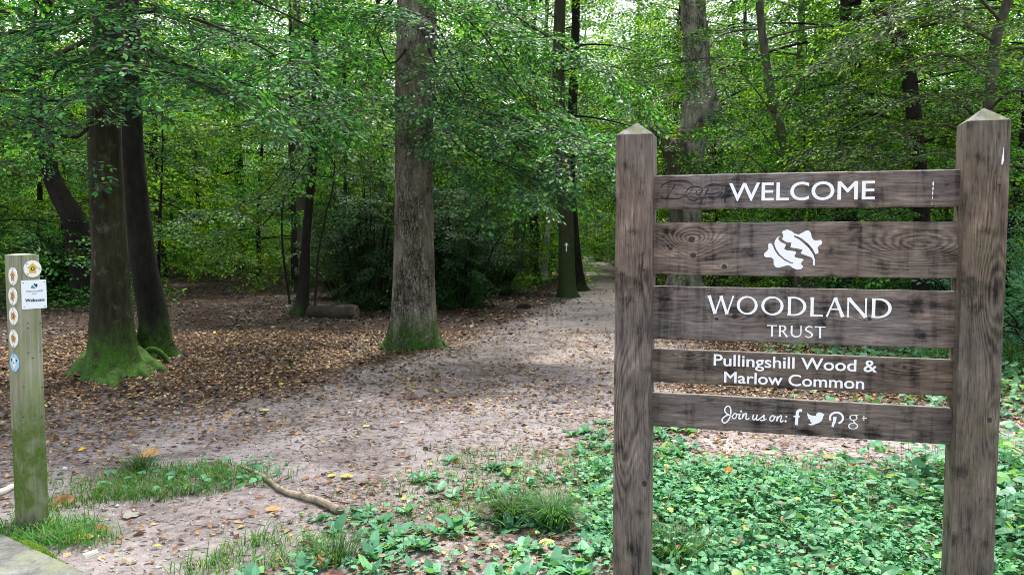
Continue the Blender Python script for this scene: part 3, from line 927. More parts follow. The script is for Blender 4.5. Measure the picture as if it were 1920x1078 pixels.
VINE = plain('dry_vine', (.27, .24, .17), .8, .2, .3)
r = np.random.default_rng(73)
wbs = []
for x, y in ((1300, 165), (1312, 175), (1275, 60), (1272, 90), (1265, 250), (1300, 180), (1240, 260), (1330, 180), (1345, 90), (1335, 60), (1262, 180), (1250, 285), (1222, 240), (1290, 170), (1270, 30), (1258, 120), (1232, 255), (1215, 232)):
    p = at(x, y, 19.25)
    pts = [p]
    d = np.array([r.normal(0, .5), r.normal(-.3, .2), r.normal(.2, .5)])
    for k in range(5):
        p = p + unit(d) * r.uniform(.12, .3); d = d + np.array([r.normal(0, .5), r.normal(0, .2), -.45])
        pts.append(p)
    wb = Buf(); tube(wb, catmull(pts, 16), .014 * np.linspace(1.2, .6, 16), 5, 0)
    link('vine', wb.mesh('vine', [VINE], True, off=gb), bg)
paths = high_crown(GP, np.random.default_rng(75), 9.0, 15.2, 8, 4.0)
add_boughs(bg, gb, paths, 76, BARK_GREY, LEAF_BRIGHT, .045, near=False, ds=.5, sub=1.2, step=.36, sc=.78)

# bent tree far left and its thin neighbour
bt, bb2, BTP, _ = special_tree('bent_tree', 'crooked dark trunk that bends over to the left, behind the waymarker post', 'tree',
    [(165, 560), (150, 480), (142, 420), (118, 375), (96, 330), (88, 280), (78, 237), (66, 170), (70, 90), (90, 0)], [44, 44, 44, 36, 30, 28, 24, 21, 19, 17], 18.0, BARK_DARK, H=10, sides=20, n=100, roots=4, root_r=.2, root_h=.3, seed=81)
paths = high_crown(BTP, np.random.default_rng(82), 3.4, 9.6, 14, 3.6)
add_boughs(bt, bb2, paths, 83, BARK_DARK, LEAF, .03, near=False, ds=.45, sub=1.1, step=.34, sc=.72)

# leafy young beeches that sweep in from the right
paths_r = {}
ry, rb, RP, _ = special_tree('beech_tree', 'slanting grey stem with layered leafy boughs, rising above the right post', 'tree',
    [(1838, 600), (1842, 420), (1850, 250), (1856, 180), (1862, 110), (1872, 55), (1890, 0), (1905, -60)], [24, 22, 21, 20, 19, 18, 17, 16], 12.0, BARK_GREY, H=9, sides=20, n=90, roots=4, root_r=.15, root_h=.25, seed=91)
tg = ((2.7, [(1780, 235, 11.6), (1680, 255, 11.2), (1590, 290, 10.9)]), (3.2, [(1760, 175, 11.4), (1660, 210, 10.8), (1540, 270, 10.4)]), (3.9, [(1770, 100, 11.4), (1690, 130, 10.8), (1600, 190, 10.4)]),
      (4.4, [(1760, 30, 11.6), (1650, 60, 11.2), (1540, 120, 11)]), (4.7, [(1800, -30, 11.2), (1700, 0, 10.4), (1600, 60, 9.9)]), (3.4, [(1900, 170, 11.3), (1960, 190, 10.8), (2040, 230, 10.4)]),
      (4.2, [(1920, 90, 11.3), (1990, 120, 10.8), (2080, 170, 10.4)]), (2.4, [(1900, 300, 11.7), (1960, 310, 11.4), (2040, 320, 11)]), (3.0, [(1800, 210, 12.6), (1720, 230, 13.2), (1620, 260, 13.8)]),
      (4.9, [(1800, 20, 12.6), (1700, 60, 13.2), (1600, 100, 13.8)]), (2.3, [(1780, 290, 11.6), (1700, 300, 11.3), (1640, 320, 11.0)]))
paths = [np.stack([on_trunk(RP, z0)] + pxpath(t, 0)) for z0, t in tg]
paths += high_crown(RP, np.random.default_rng(92), 5.2, 8.8, 8, 2.8)
add_boughs(ry, rb, paths, 93, BARK_GREY, LEAF_DEEP, .026, ds=.34, sub=.85, step=.26, sc=.54, f0=.18, droop=.15)

r2, r2b, R2P, _ = special_tree('beech_tree', 'dark trunk in the gap to the right of the right-hand sign post', 'tree',
    [(1893, 520), (1893, 470), (1897, 400), (1906, 350), (1916, 280), (1925, 180), (1930, 60)], [18, 14, 14, 13, 13, 12, 12], 16.0, BARK_DARK, H=10, sides=16, n=80, roots=3, root_r=.15, root_h=.25, seed=95)
add_boughs(r2, r2b, high_crown(R2P, np.random.default_rng(96), 2.4, 9.6, 15, 3.2), 97, BARK_DARK, LEAF_DEEP, .022, near=False, ds=.42, sub=1.0, step=.32, sc=.68)

r3, r3b, R3P, _ = special_tree('beech_tree', 'slanting dark stem behind the gap above the leaf emblem board, among layered boughs', 'tree',
    [(1500, 540), (1495, 410), (1478, 310), (1465, 250), (1447, 180), (1434, 100), (1424, 0)], [22, 19, 18, 17, 16, 15, 14], 17.0, BARK_GREY, H=11, sides=16, n=80, roots=3, root_r=.15, root_h=.25, seed=98)
tg = ((2.2, [(1400, 290, 16.6), (1340, 300, 16.2)]), (2.4, [(1560, 290, 16.4), (1640, 300, 16)]), (3.0, [(1400, 220, 16.5), (1350, 240, 16.0)]), (3.2, [(1540, 220, 16.4), (1640, 230, 15.8)]), (4.0, [(1380, 130, 16.4), (1330, 160, 15.8)]), (4.0, [(1530, 130, 16.2), (1620, 160, 15.6)]))
paths = [np.stack([on_trunk(R3P, z0)] + pxpath(t, 0)) for z0, t in tg] + high_crown(R3P, np.random.default_rng(99), 3, 10.5, 16, 3.6)
add_boughs(r3, r3b, paths, 100, BARK_GREY, LEAF_DEEP, .024, near=False, ds=.42, sub=1.0, step=.32, sc=.68)

r4, r4b, R4P, _ = special_tree('beech_tree', 'stout dark tree whose crooked limb hangs high up above the emblem board', 'tree',
    [(1730, 560), (1728, 400), (1722, 300), (1712, 200), (1696, 100), (1672, 55), (1655, 25), (1640, -30)], [34, 28, 28, 27, 27, 28, 28, 26], 14.5, BARK_DARK, H=9, sides=20, n=90, roots=4, root_r=.2, root_h=.3, seed=101)
add_boughs(r4, r4b, high_crown(R4P, np.random.default_rng(102), 1.9, 8.6, 20, 3.2, el=(0, 30)), 103, BARK_DARK, LEAF_DEEP, .026, ds=.38, sub=.95, step=.3, sc=.6)

# thin saplings on the leafy floor
for lab, pts, w, Y, sd in (('wiry bare sapling curving up to the right of the fallen log', [(588, 588), (593, 530), (598, 470), (612, 400), (624, 350)], [5, 4, 3.6, 3.2, 2.6], 15.2, 1),
                           ('wiry leaning sapling left of the slim nearly black tree', [(544, 560), (535, 510), (529, 450), (530, 390), (540, 330)], [5, 4.4, 4, 3.6, 3], 18.0, 2),
                           ('slim dark tree just left of and behind the nearly black tree', [(557, 530), (553, 480), (551, 420), (549, 350), (547, 280), (546, 160)], [12, 10, 9.5, 9, 8.6, 8], 22.0, 3),
                           ('slim dark tree rising over the holly bush left of the mossy foot', [(643, 520), (645, 440), (647, 360), (648, 280), (646, 180)], [9, 7.5, 7, 6.8, 6.2], 19.0, 4),
                           ('thin straight stem beside the crooked bent trunk', [(76, 520), (75, 450), (75, 380), (74, 300), (72, 180)], [12, 10, 9.5, 9, 8], 23.0, 5),
                           ('pale birch stem left of the thick cracked trunk', [(690, 520), (692, 420), (693, 330), (694, 240), (695, 120)], [9, 8, 8, 8, 7.5], 27.0, 6)):
    s_, sbb, SPP, _ = special_tree('birch_tree' if 'birch' in lab else ('sapling' if 'sapling' in lab else 'young_tree'), lab, 'sapling' if 'sapling' in lab else 'tree', pts, w, Y, BARK_BIRCH if 'birch' in lab else BARK_DARK, H=4.2 if 'sapling' in lab else 10, sides=8, n=50, roots=2, root_r=.03, root_h=.1, seed=110 + sd)
    sm = 'sapling' in lab
    add_boughs(s_, sbb, high_crown(SPP, np.random.default_rng(120 + sd), 2.2 if sm else 3.6, 4.1 if sm else 9.6, 6 if sm else 12, 1.1 if sm else 2.8), 130 + sd, BARK_DARK, LEAF, .010 if sm else .018, near=False, ds=.4, sub=.5 if sm else 1.0, step=.3, sc=.6)

# ------------------------------------------------------------------ holly bushes behind the thick trunk
def bush_mesh(seed, w, h, nst, leafm, dens=1.0, temps=None, sc=.6, lo=.05):
    r = np.random.default_rng(seed)
    wb, cr = Buf(), Crown(); cr.r = np.random.default_rng(seed + 1)
    for i in range(nst):
        az = r.uniform(0, 6.28); rad = w * r.uniform(.1, 1) ** .7 * .9
        hh = h * (1 - .45 * (rad / w) ** 2) * r.uniform(.45, 1.3)
        tip = np.array([math.cos(az) * rad, math.sin(az) * rad, hh])
        o = np.array([math.cos(az) * rad * .2, math.sin(az) * rad * .2, -.05])
        mid = o * .5 + tip * .5 + np.array([0, 0, .18 * h])
        P = catmull([o, mid, tip], 9)
        tube(wb, P, .02 * np.linspace(1, .2, 9), 4, 0, cap=False)
        for s in np.linspace(lo, 1, max(3, int(hh / .2 * dens))):
            p = np.array([np.interp(s, np.linspace(0, 1, 9), P[:, c]) for c in range(3)])
            a = r.uniform(0, 6.28)
            cr.put(p, [math.cos(a), math.sin(a), r.normal(0, .35)], sc * r.uniform(.7, 1.2), .5, .4)
    cb = Buf(); cr.build(cb, temps or SPRAYS, False, False, .6)
    return wb.mesh('stems', [BARK_DARK], True), cb.mesh('foliage', [leafm], False)

def put_bush(name, label, cat, x, y, ms, s=1.0, rz=0.0, group=None, sz=1.0):
    t = thing(name, label, cat, (x, y, float(gz(x, y)[0])), rz, group)
    for nm, me in zip(('stem', 'foliage'), ms):
        o = link(nm, me, t); o.scale = (s, s, s * sz)
    return t

holly = [bush_mesh(201, 1.9, 2.9, 56, LEAF_HOLLY, .9, sc=.55), bush_mesh(202, 1.7, 2.3, 46, LEAF_HOLLY, .9, sc=.55)]
for k, (px, Y, s, sz, lab) in enumerate(((700, 17.2, .95, 1.0, 'tall dark holly bush between the fallen log and the thick cracked trunk'), (860, 17.5, 1.0, .95, 'tall dark holly bush just right of the thick cracked trunk'),
                                     (780, 19.0, 1.1, 1.05, 'dark holly bush directly behind the thick cracked trunk'), (645, 19.8, .8, .9, 'dark holly bush above the right end of the fallen log'), (925, 21.0, .8, .75, 'low dark holly bush nearest the trunk with the white arrow'), (120, 19.5, 1.0, .72, 'dark holly bush in the shade behind the waymarker post'))):
    X = (px - 960) / FPX * Y
    put_bush('holly_bush', lab, 'bush', X, Y, holly[k % 2], s, k * 1.3, 'dark holly bushes', sz)

# ------------------------------------------------------------------ the wood behind: many trees from a few kinds
KINDS = [proto_tree(301, 8.5, .9, 3.2, 24, .07, sub=1.1, sc=.8), proto_tree(302, 7.0, .7, 3.0, 22, .06, el=(0, 30), sub=1.1, sc=.8, leafm=LEAF_BRIGHT),
         proto_tree(303, 9.5, 1.6, 3.4, 24, .085, droop=.5, sub=1.1, sc=.8, leafm=LEAF_BRIGHT), proto_tree(304, 6.0, .5, 2.6, 22, .05, el=(0, 35), sub=1.0, sc=.75, leafm=LEAF_BRIGHT)]
TALL = [proto_tree(311, 17, 4.5, 4.6, 28, .17, ds=.6, sub=1.4, sc=1.0, barkm=BARK_GREY, keep=.32), proto_tree(312, 18, 5.5, 4.8, 28, .2, ds=.6, sub=1.4, sc=1.0, leafm=LEAF_BRIGHT, barkm=BARK_DARK, keep=.32), proto_tree(313, 15, 3.4, 4.2, 28, .14, droop=.5, ds=.6, sub=1.4, sc=1.0, keep=.32)]

TALL_F = [proto_tree(321, 17, 4.0, 4.8, 28, .17, ds=.6, sub=1.4, sc=1.0, barkm=BARK_GREY, leafm=LEAF_BRIGHT), proto_tree(322, 16, 3.6, 4.8, 28, .2, ds=.6, sub=1.4, sc=1.0, droop=.45)]
def copy_tree(kind, x, y, s, rz, label, cat, group, name):
    t = thing(name, label, cat, (x, y, float(gz(x, y)[0])), rz, group)
    for nm, me in zip(('trunk', 'crown'), kind):
        o = link(nm, me, t); o.scale = (s, s, s)
    return t

def path_x(y):
    return float(np.interp(y, PATH_MAIN[::-1, 0], PATH_MAIN[::-1, 1]))

zone_lab = {'left': ('young_beech', 'leafy young tree in the shady wood left of the thick cracked trunk', 'leafy young trees deep in the wood on the left'),
            'mid': ('young_beech', 'leafy young tree in the wood between the thick cracked trunk and the path', 'leafy young trees left of the path'),
            'right': ('young_beech', 'leafy young tree in the wood right of the path, behind the sign', 'leafy young trees behind the sign')}
tall_lab = {'left': ('tall_tree', 'tall straight forest tree deep in the wood left of the thick cracked trunk', 'tall trees deep in the wood on the left'),
            'mid': ('tall_tree', 'tall straight forest tree deep between the thick cracked trunk and the path', 'tall trees left of the path'),
            'right': ('tall_tree', 'tall straight forest tree deep in the wood behind the sign', 'tall trees behind the sign')}
LANDMARKS = [(57, 'the waymarker post'), (130, 'the crooked bent trunk'), (235, 'the mossy pair of beeches'), (345, 'the open leafy floor'), (450, 'the left half of the leafy floor'), (580, 'the slim nearly black tree'), (660, 'the fallen log'), (777, 'the thick cracked trunk'), (880, 'the holly bushes'), (960, 'the gap left of the slim trunks'), (1006, 'the slim straight trunk'),
             (1062, 'the trunk with the white arrow'), (1112, 'the end of the path'), (1190, 'the left sign post'), (1295, 'the big pale trunk'), (1395, 'the letter W of WELCOME'), (1470, 'the letter L of WELCOME'), (1540, 'the letter O of WELCOME'), (1625, 'the last letter of WELCOME'), (1700, 'the blank end of the top board'), (1780, 'the right end of the top board'), (1850, 'the right sign post'), (1905, 'the right edge of the picture')]
used_labels = set()
def placed_label(px, Y, what, shared):
    if px < -20 or px > 1940 or Y > 42: return shared
    lm = min(LANDMARKS, key=lambda q: abs(q[0] - px))[1]
    row = 'in the first rows behind' if Y < 26.5 else ('standing further back behind' if Y < 35 else 'well back behind')
    lab = what + ' ' + row + ' ' + lm
    if lab in used_labels: return shared
    used_labels.add(lab)
    return lab
r = np.random.default_rng(77)
placed = []
def try_place(x, y, gap):
    if y < 66 and abs(x - path_x(y)) < 2.3 + .01 * y: return False
    for (a, b_, g) in placed:
        if (a - x) ** 2 + (b_ - y) ** 2 < max(gap, g) ** 2 * .8: return False
    placed.append((x, y, gap)); return True
for Y, step in ((24, 3.0), (28.5, 3.2), (33, 3.4), (38, 3.8), (44, 4.4), (51, 5.2), (58, 6), (65, 5), (71, 5), (78, 6)):
    hw = .70 * Y + 2
    for x in np.arange(-hw, hw, step):
        x_, y_ = x + r.normal(0, .7), Y + r.normal(0, 1.4)
        px = 960 + x_ / y_ * FPX
        if -1.5 > x_ > -7 and y_ < 25: continue
        if not try_place(x_, y_, 2.0): continue
        zn = 'left' if px < 740 else ('mid' if px < 1105 else 'right')
        nm, lab, grp = zone_lab[zn]
        copy_tree(KINDS[r.integers(0, 4)], x_, y_, r.uniform(.8, 1.3), r.uniform(0, 6.28), placed_label(px, y_, 'leafy young tree', lab), 'tree', grp, nm)
# nearer young trees on both flanks
for x_, y_, kd, s, lab in ((-11.5, 17.5, 0, 1.0, 'leafy young beech at the far left edge behind the waymarker post'), (-14.5, 20.5, 1, 1.05, None), (-9.3, 21.5, 3, 1.0, 'leafy young beech in the gap between the crooked trunk and the mossy pair'),
                      (8.6, 14.6, 3, .9, 'low leafy young beech right of the sign, nearest behind its right post'), (11.5, 15.5, 1, 1.0, None), (6.7, 19.2, 3, 1.0, 'leafy young beech behind the gap below the WELCOME board'), (9.5, 19.5, 0, 1.0, None), (13, 20.5, 2, 1.0, None), (14.5, 17.5, 3, 1.0, None),
                      (7.0, 30, 0, 1.1, None), (6.9, 36, 2, 1.3, None), (8.6, 44, 2, 1.4, None), (1.2, 44, 0, 1.3, None), (1.5, 37, 3, 1.2, None), (5.7, 23, 1, .9, 'leafy young beech at the right edge of the path, left of the left sign post'), (.2, 31, 1, .9, 'leafy young beech behind the crooked pale birch'), (-3.2, 24.5, 3, 1.0, 'leafy young beech behind the dark holly bushes')):
    placed.append((x_, y_, 2.0))
    px = 960 + x_ / y_ * FPX
    zn = 'left' if px < 740 else ('mid' if px < 1105 else 'right')
    nm, l0, grp = zone_lab[zn]
    copy_tree(KINDS[kd], x_, y_, s, r.uniform(0, 6.28), lab or l0, 'tree', grp, nm)
for Y, step in ((19, 5.0), (26, 5.2), (34, 5.6), (43, 6.4), (53, 7.5), (62, 6.5), (70, 7)):
    hw = .72 * Y + 3
    for x in np.arange(-hw, hw, step):
        x_, y_ = x + r.normal(0, 1.2), Y + r.normal(0, 2)
        px = 960 + x_ / y_ * FPX
        if Y < 22 and -8 < x_ < 8: continue
        if abs(x_ - path_x(y_)) < 2.0: continue
        zn = 'left' if px < 740 else ('mid' if px < 1105 else 'right')
        nm, lab, grp = tall_lab[zn]
        copy_tree((TALL if y_ < 31 else TALL_F)[r.integers(0, 2)], x_, y_, r.uniform(.85, 1.2), r.uniform(0, 6.28), placed_label(px, y_, 'tall straight tree', lab), 'tree', grp, nm)

for x_, y_, kd, s_, lab in ((1.5, 33.5, 0, 1.0, 'tall tree with low leafy boughs over the far path, behind the crooked birch'), (6.6, 32, 1, .95, 'tall tree with leafy boughs right of the far path, hidden by the left sign post'), (1.9, 42, 1, 1.0, None), (6.9, 43, 0, 1.05, None), (2.9, 51, 0, 1.1, None), (8.0, 53, 1, 1.0, None), (5.6, 62, 0, 1.15, None), (-4, 40, 1, 1.1, None), (10.5, 36, 0, 1.0, None), (9.0, 21.5, 1, .9, 'tall tree with drooping boughs added for shade behind the letters of WELCOME'), (17, 23, 1, 1.0, None), (12.2, 26, 0, 1.0, None)):  # the last three, on the right, are added to shade the boughs there
    px = 960 + x_ / y_ * FPX
    zn = 'left' if px < 740 else ('mid' if px < 1105 else 'right')
    nm, l0, grp = tall_lab[zn]
    copy_tree(TALL_F[kd], x_, y_, s_, r.uniform(0, 6.28), lab or l0, 'tree', grp, nm)

# the far wood that closes the view
b = Buf()
r = np.random.default_rng(88)
n = 130000
x = r.uniform(-62, 72, n); y = 64 + r.uniform(0, 26, n) + .004 * x * x * 0
z = gz(x, y) + r.uniform(0, 1, n) ** 1.2 * (21 + 5 * fbm(np.stack([x * .12, y * .12, 0 * x], 1), 3, 4)) 
clump = fbm(np.stack([x * .35, y * .35, z * .5], 1), 3, 14)
keepm = clump > -.22
keepm &= ~((np.abs(x - path_x(66)) < 1.3) & (z < 2.4) & (y < 70))
P = np.stack([x, y, z], 1)[keepm]
D = r.normal(0, 1, P.shape) * np.array([1, 1, .35]); N = r.normal(0, .5, P.shape) + np.array([0, -.3, 1.0])
leaf_geo(b, P, D, N, r.uniform(.28, .5, len(P)), .7)
for i in range(60):
    x0, y0 = r.uniform(-70, 70), r.uniform(66, 84)
    if abs(x0 - 7) < 2: continue
    tube(b, [(x0, y0, 0), (x0 + r.normal(0, .3), y0, 7), (x0 + r.normal(0, .6), y0, 15)], [.22, .17, .08], 6, 1)
tag(link('far_woods', b.mesh('far_woods', [LEAF_BRIGHT, BARK_DARK])), 'mass of green foliage closing the view far behind the trees', 'woodland', kind='stuff')
# ------------------------------------------------------------------ leaf litter
def scatter(n, x0, x1, y0, y1, dens, seed):
    r = np.random.default_rng(seed)
    x = r.uniform(x0, x1, n); y = r.uniform(y0, y1, n)
    k = r.random(n) < dens(x, y)
    return x[k], y[k], r

def noise2(x, y, s, seed, o=3):
    return fbm(np.stack([x * s, y * s, 0 * x], 1), o, seed)

def litter(name, label, x, y, r, smin, smax, mat, lift=.004, tilt=.35, wid=.62):
    n = len(x)
    b = Buf()
    az = r.uniform(0, 6.28, n)
    D = np.stack([np.cos(az), np.sin(az), r.normal(0, tilt * .6, n)], 1)
    N = np.stack([r.normal(0, tilt, n), r.normal(0, tilt, n), np.ones(n)], 1)
    L = r.uniform(smin, smax, n) * np.exp(r.normal(0, .18, n))
    P = np.stack([x, y, gz(x, y) + lift + np.abs(D[:, 2]) * L * .5 + r.uniform(0, .008, n)], 1)
    P[:, :2] -= D[:, :2] * L[:, None] * .5
    leaf_geo(b, P, D, N, L, wid)
    return tag(link(name, b.mesh(name, [mat])), label, 'leaf litter', kind='stuff')

def dens_path(x, y):
    pm = path_mask(x, y)
    return np.clip((1 - pm) * .7 + .16 + .8 * np.clip(noise2(x, y, 1.1, 61) + .12, 0, 1), 0, 1) * (.34 + .66 * smooth(4.4, 7.6, y))
x, y, r = scatter(130000, -7, 6, 2.6, 13, dens_path, 401)
litter('path_litter', 'fallen brown and yellow leaves strewn over the trodden path', x, y, r, .014, .055, LITTER)
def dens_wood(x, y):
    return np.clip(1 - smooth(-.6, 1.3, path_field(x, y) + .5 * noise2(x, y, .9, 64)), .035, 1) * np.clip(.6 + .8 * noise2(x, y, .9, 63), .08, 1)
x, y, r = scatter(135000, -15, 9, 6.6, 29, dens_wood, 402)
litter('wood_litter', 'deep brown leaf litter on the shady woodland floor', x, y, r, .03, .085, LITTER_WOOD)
x, y, r = scatter(14000, -1, 9, 12.5, 48, lambda x, y: np.clip(.12 + smooth(.9, -.4, path_field(x, y)) * .6, 0, 1) * (path_field(x, y) > -1.5), 405)
litter('far_path_litter', 'thin scatter of dead leaves along the far part of the path', x, y, r, .05, .10, LITTER)
# fine twigs and bits
x, y, r = scatter(12000, -6, 5, 2.8, 12, lambda x, y: np.full(x.shape, .7), 403)
n = len(x); az = r.uniform(0, 6.28, n); L = r.uniform(.02, .09, n) * np.exp(r.normal(0, .3, n))
A = np.stack([x, y, gz(x, y) + .004], 1); B = A + np.stack([np.cos(az) * L, np.sin(az) * L, r.uniform(-.001, .012, n)], 1)
b = Buf(); seg_geo(b, A, B, r.uniform(.0012, .003, n), r.uniform(.0008, .002, n), 0)
tag(link('twig_litter', b.mesh('twig_litter', [plain('twig_bits', (.09, .065, .05), .85, .2, .5)])), 'small dry twigs scattered over the trodden path', 'leaf litter', kind='stuff')
# pebbles
x, y, r = scatter(9000, -5, 4, 2.6, 9, lambda x, y: .15 + .85 * path_mask(x, y), 404)
n = len(x)
oc = np.array([(1, 0, 0), (0, 1, 0), (-1, 0, 0), (0, -1, 0), (0, 0, 1), (0, 0, -1)], float)
of = np.array([(0, 1, 4), (1, 2, 4), (2, 3, 4), (3, 0, 4), (1, 0, 5), (2, 1, 5), (3, 2, 5), (0, 3, 5)])
s = r.uniform(.004, .011, n) * np.exp(r.normal(0, .35, n))
V = oc[None] * s[:, None, None] * r.uniform(.6, 1.3, (n, 6, 1)) * np.array([1, 1, .6])
az = r.uniform(0, 6.28, n); c, s_ = np.cos(az)[:, None], np.sin(az)[:, None]
V = np.stack([V[..., 0] * c - V[..., 1] * s_, V[..., 0] * s_ + V[..., 1] * c, V[..., 2]], -1) + np.stack([x, y, gz(x, y) + .002], 1)[:, None, :]
b = Buf(); b.add(V.reshape(-1, 3), None, (np.arange(n)[:, None, None] * 6 + of[None]).reshape(-1, 3))
PEB = leaf_mat('pebble', [(0, (.16, .13, .12)), (.5, (.30, .27, .25)), (.85, (.42, .40, .37)), (1, (.66, .65, .62))], .0, .8)
tag(link('gravel', b.mesh('gravel', [PEB], True)), 'small pale pebbles pressed into the bare path', 'gravel', kind='stuff')

# ------------------------------------------------------------------ grass, ground cover, brambles
def blades(buf, x, y, r, hmin, hmax, w=.0035, lean=.5, zoff=0.0, az=None):
    n = len(x)
    az = r.uniform(0, 6.28, n) if az is None else az
    h = r.uniform(hmin, hmax, n)
    ln = np.abs(r.normal(lean, .25, n)) * h
    dx, dy = np.cos(az), np.sin(az)
    P = np.stack([x, y, gz(x, y) - .004 + zoff], 1)
    Dh = np.stack([dx, dy, 0 * dx], 1); S = np.stack([-dy, dx, 0 * dx], 1)
    up = np.array([0, 0, 1.0])
    W = (w * r.uniform(.7, 1.4, n))[:, None]
    m1 = P + Dh * (ln * .28)[:, None] + up * (h * .55)[:, None]
    m2 = P + Dh * (ln * .70)[:, None] + up * (h * .90)[:, None]
    tip = P + Dh * (ln * 1.25)[:, None] + up * (h * .95)[:, None]
    V = np.stack([P - S * W, P + S * W, m1 + S * W * .9, m1 - S * W * .9, m2 + S * W * .6, m2 - S * W * .6, tip], 1)
    i = np.arange(n)[:, None, None] * 7
    buf.add(V.reshape(-1, 3), (i + np.array([(0, 1, 2, 3), (3, 2, 4, 5)])[None]).reshape(-1, 4), (i + np.array([(5, 4, 6)])[None]).reshape(-1, 3))

def ell(x, y, cx, cy, rx, ry, a=0):
    c, s = math.cos(a), math.sin(a)
    u, v = (x - cx) * c + (y - cy) * s, -(x - cx) * s + (y - cy) * c
    return 1 - np.hypot(u / rx, v / ry)

def grass_patch(name, label, cx, cy, rx, ry, a, n, hmin, hmax, seed, edge=.5, lean=.6, mat=None, w=.003):
    def d(x, y): return np.clip(smooth(0, edge, ell(x, y, cx, cy, rx, ry, a) + .35 * noise2(x, y, 3.0, seed)) * np.clip(.65 + .8 * noise2(x, y, 7, seed + 1), .05, 1), 0, 1)
    R_ = max(rx, ry) * 1.3
    x, y, r = scatter(n, cx - R_, cx + R_, cy - R_, cy + R_, d, seed)
    b = Buf(); blades(b, x, y, r, hmin, hmax, w, lean)
    return tag(link(name, b.mesh(name, [mat or GRASS])), label, 'grass', kind='stuff')

g = on_ground(310, 905)
grass_patch('grass_patch', 'patch of short green grass on the path between the waymarker post and the fallen stick', g[0] + .03, g[1] + .02, .80, .42, .18, 34000, .022, .072, 501, lean=.95, w=.0023)
g = on_ground(70, 1010)
grass_patch('grass_patch', 'grass growing round the foot of the waymarker post beside the stone kerb', g[0] - .03, g[1] + .05, .50, .26, -.3, 14000, .025, .09, 505, lean=.9, w=.0024)
g = on_ground(500, 1040)
grass_patch('grass_patch', 'patch of grass among broad leaves at the bottom edge left of centre', g[0] + .02, g[1], .55, .32, .5, 9000, .025, .085, 509, lean=.95, w=.0024)
g = on_ground(130, 945)
grass_patch('grass_patch', 'thin tongue of grass just right of the waymarker post', g[0], g[1], .35, .16, .2, 3500, .02, .06, 513)
g = on_ground(1010, 900)
grass_patch('grass_patch', 'sparse grass and weeds between the path and the left sign post', g[0] + .2, g[1] - .1, 1.5, 1.1, 0, 34000, .015, .065, 517, edge=.7, lean=.9, w=.0022)
g = on_ground(1895, 690)
grass_patch('grass_patch', 'bright grass by the brambles right of the right-hand sign post', g[0], g[1], 1.2, .8, 0, 6000, .12, .35, 521, w=.006)
for k, (px, py, n, h, lab) in enumerate(((960, 975, 420, .125, 'dark green grass tuft, left one of the close pair at the bottom'), (1035, 985, 480, .14, 'dark green grass tuft, right one of the close pair at the bottom'), (262, 882, 220, .09, 'small dark grass tuft at the back edge of the grass patch by the stick'), (1262, 1060, 260, .16, 'arching grass tuft at the foot of the left sign post'), (632, 1050, 120, .13, 'spiky upright grass tuft at the bottom edge near the broad leaves'))):
    p = on_ground(px, py); r = np.random.default_rng(530 + k)
    a = r.uniform(0, 6.28, n); q = np.abs(r.normal(0, .055, n))
    b = Buf(); blades(b, p[0] + np.cos(a) * q, p[1] + np.sin(a) * q, r, h * .5, h * 1.1, .0028, 1.05, 0, a + r.normal(0, .3, n))
    bs = base_of(p)
    tag(link('grass_tuft', b.mesh('grass_tuft', [GRASS_DARK], off=bs), None, bs), lab, 'grass tuft')

LOBED = np.array([(.38, 0, .03), (0, 0, 0), (.08, -.34, .0), (.36, -.52, -.03), (.52, -.27, .03), (.82, -.30, -.03), (1.0, 0, -.07), (.82, .30, -.03), (.52, .27, .03), (.36, .52, -.03), (.08, .34, .0)])
LOBF = np.array([(0, i, i + 1) for i in range(1, 10)] + [(0, 10, 1)])
OVAL = np.array([(.45, 0, -.04), (0, 0, 0), (.18, -.20, .0), (.48, -.29, .04), (.80, -.20, .0), (1.0, 0, -.10), (.80, .20, .0), (.48, .29, .04), (.18, .20, 0)])
OVALF = np.array([(0, i, i + 1) for i in range(1, 8)] + [(0, 8, 1)])

def broad(buf, P, D, N, L, T, F, m=0):
    D = D / np.linalg.norm(D, axis=1)[:, None]
    S = np.cross(N, D); S /= np.linalg.norm(S, axis=1)[:, None] + 1e-9
    U = np.cross(D, S)
    V = P[:, None, :] + (D[:, None, :] * T[None, :, 0, None] + S[:, None, :] * T[None, :, 1, None] + U[:, None, :] * T[None, :, 2, None]) * L[:, None, None]
    buf.add(V.reshape(-1, 3), None, (np.arange(len(P))[:, None, None] * len(T) + F[None]).reshape(-1, 3), m)

def cover(name, label, x, y, r, hfun, smin, smax, mat, T=LOBED, F=LOBF, tilt=.38, stems=True, cat='ground cover'):
    n = len(x)
    b = Buf()
    az = r.uniform(0, 6.28, n)
    D = np.stack([np.cos(az), np.sin(az), r.normal(-.12, .22, n)], 1)
    N = np.stack([r.normal(0, tilt, n), r.normal(0, tilt, n), np.ones(n)], 1)
    L = r.uniform(smin, smax, n)
    h = hfun(x, y, r)
    g0 = gz(x, y)
    P = np.stack([x, y, g0 + h], 1)
    broad(b, P, D, N, L, T, F)
    if stems:
        k = r.random(n) < .45
        A = np.stack([x[k] + r.normal(0, .012, k.sum()), y[k] + r.normal(0, .012, k.sum()), g0[k] - .005], 1)
        seg_geo(b, A, P[k], .0012, .0009, 1)
    return tag(link(name, b.mesh(name, [mat, mat])), label, cat, kind='stuff')

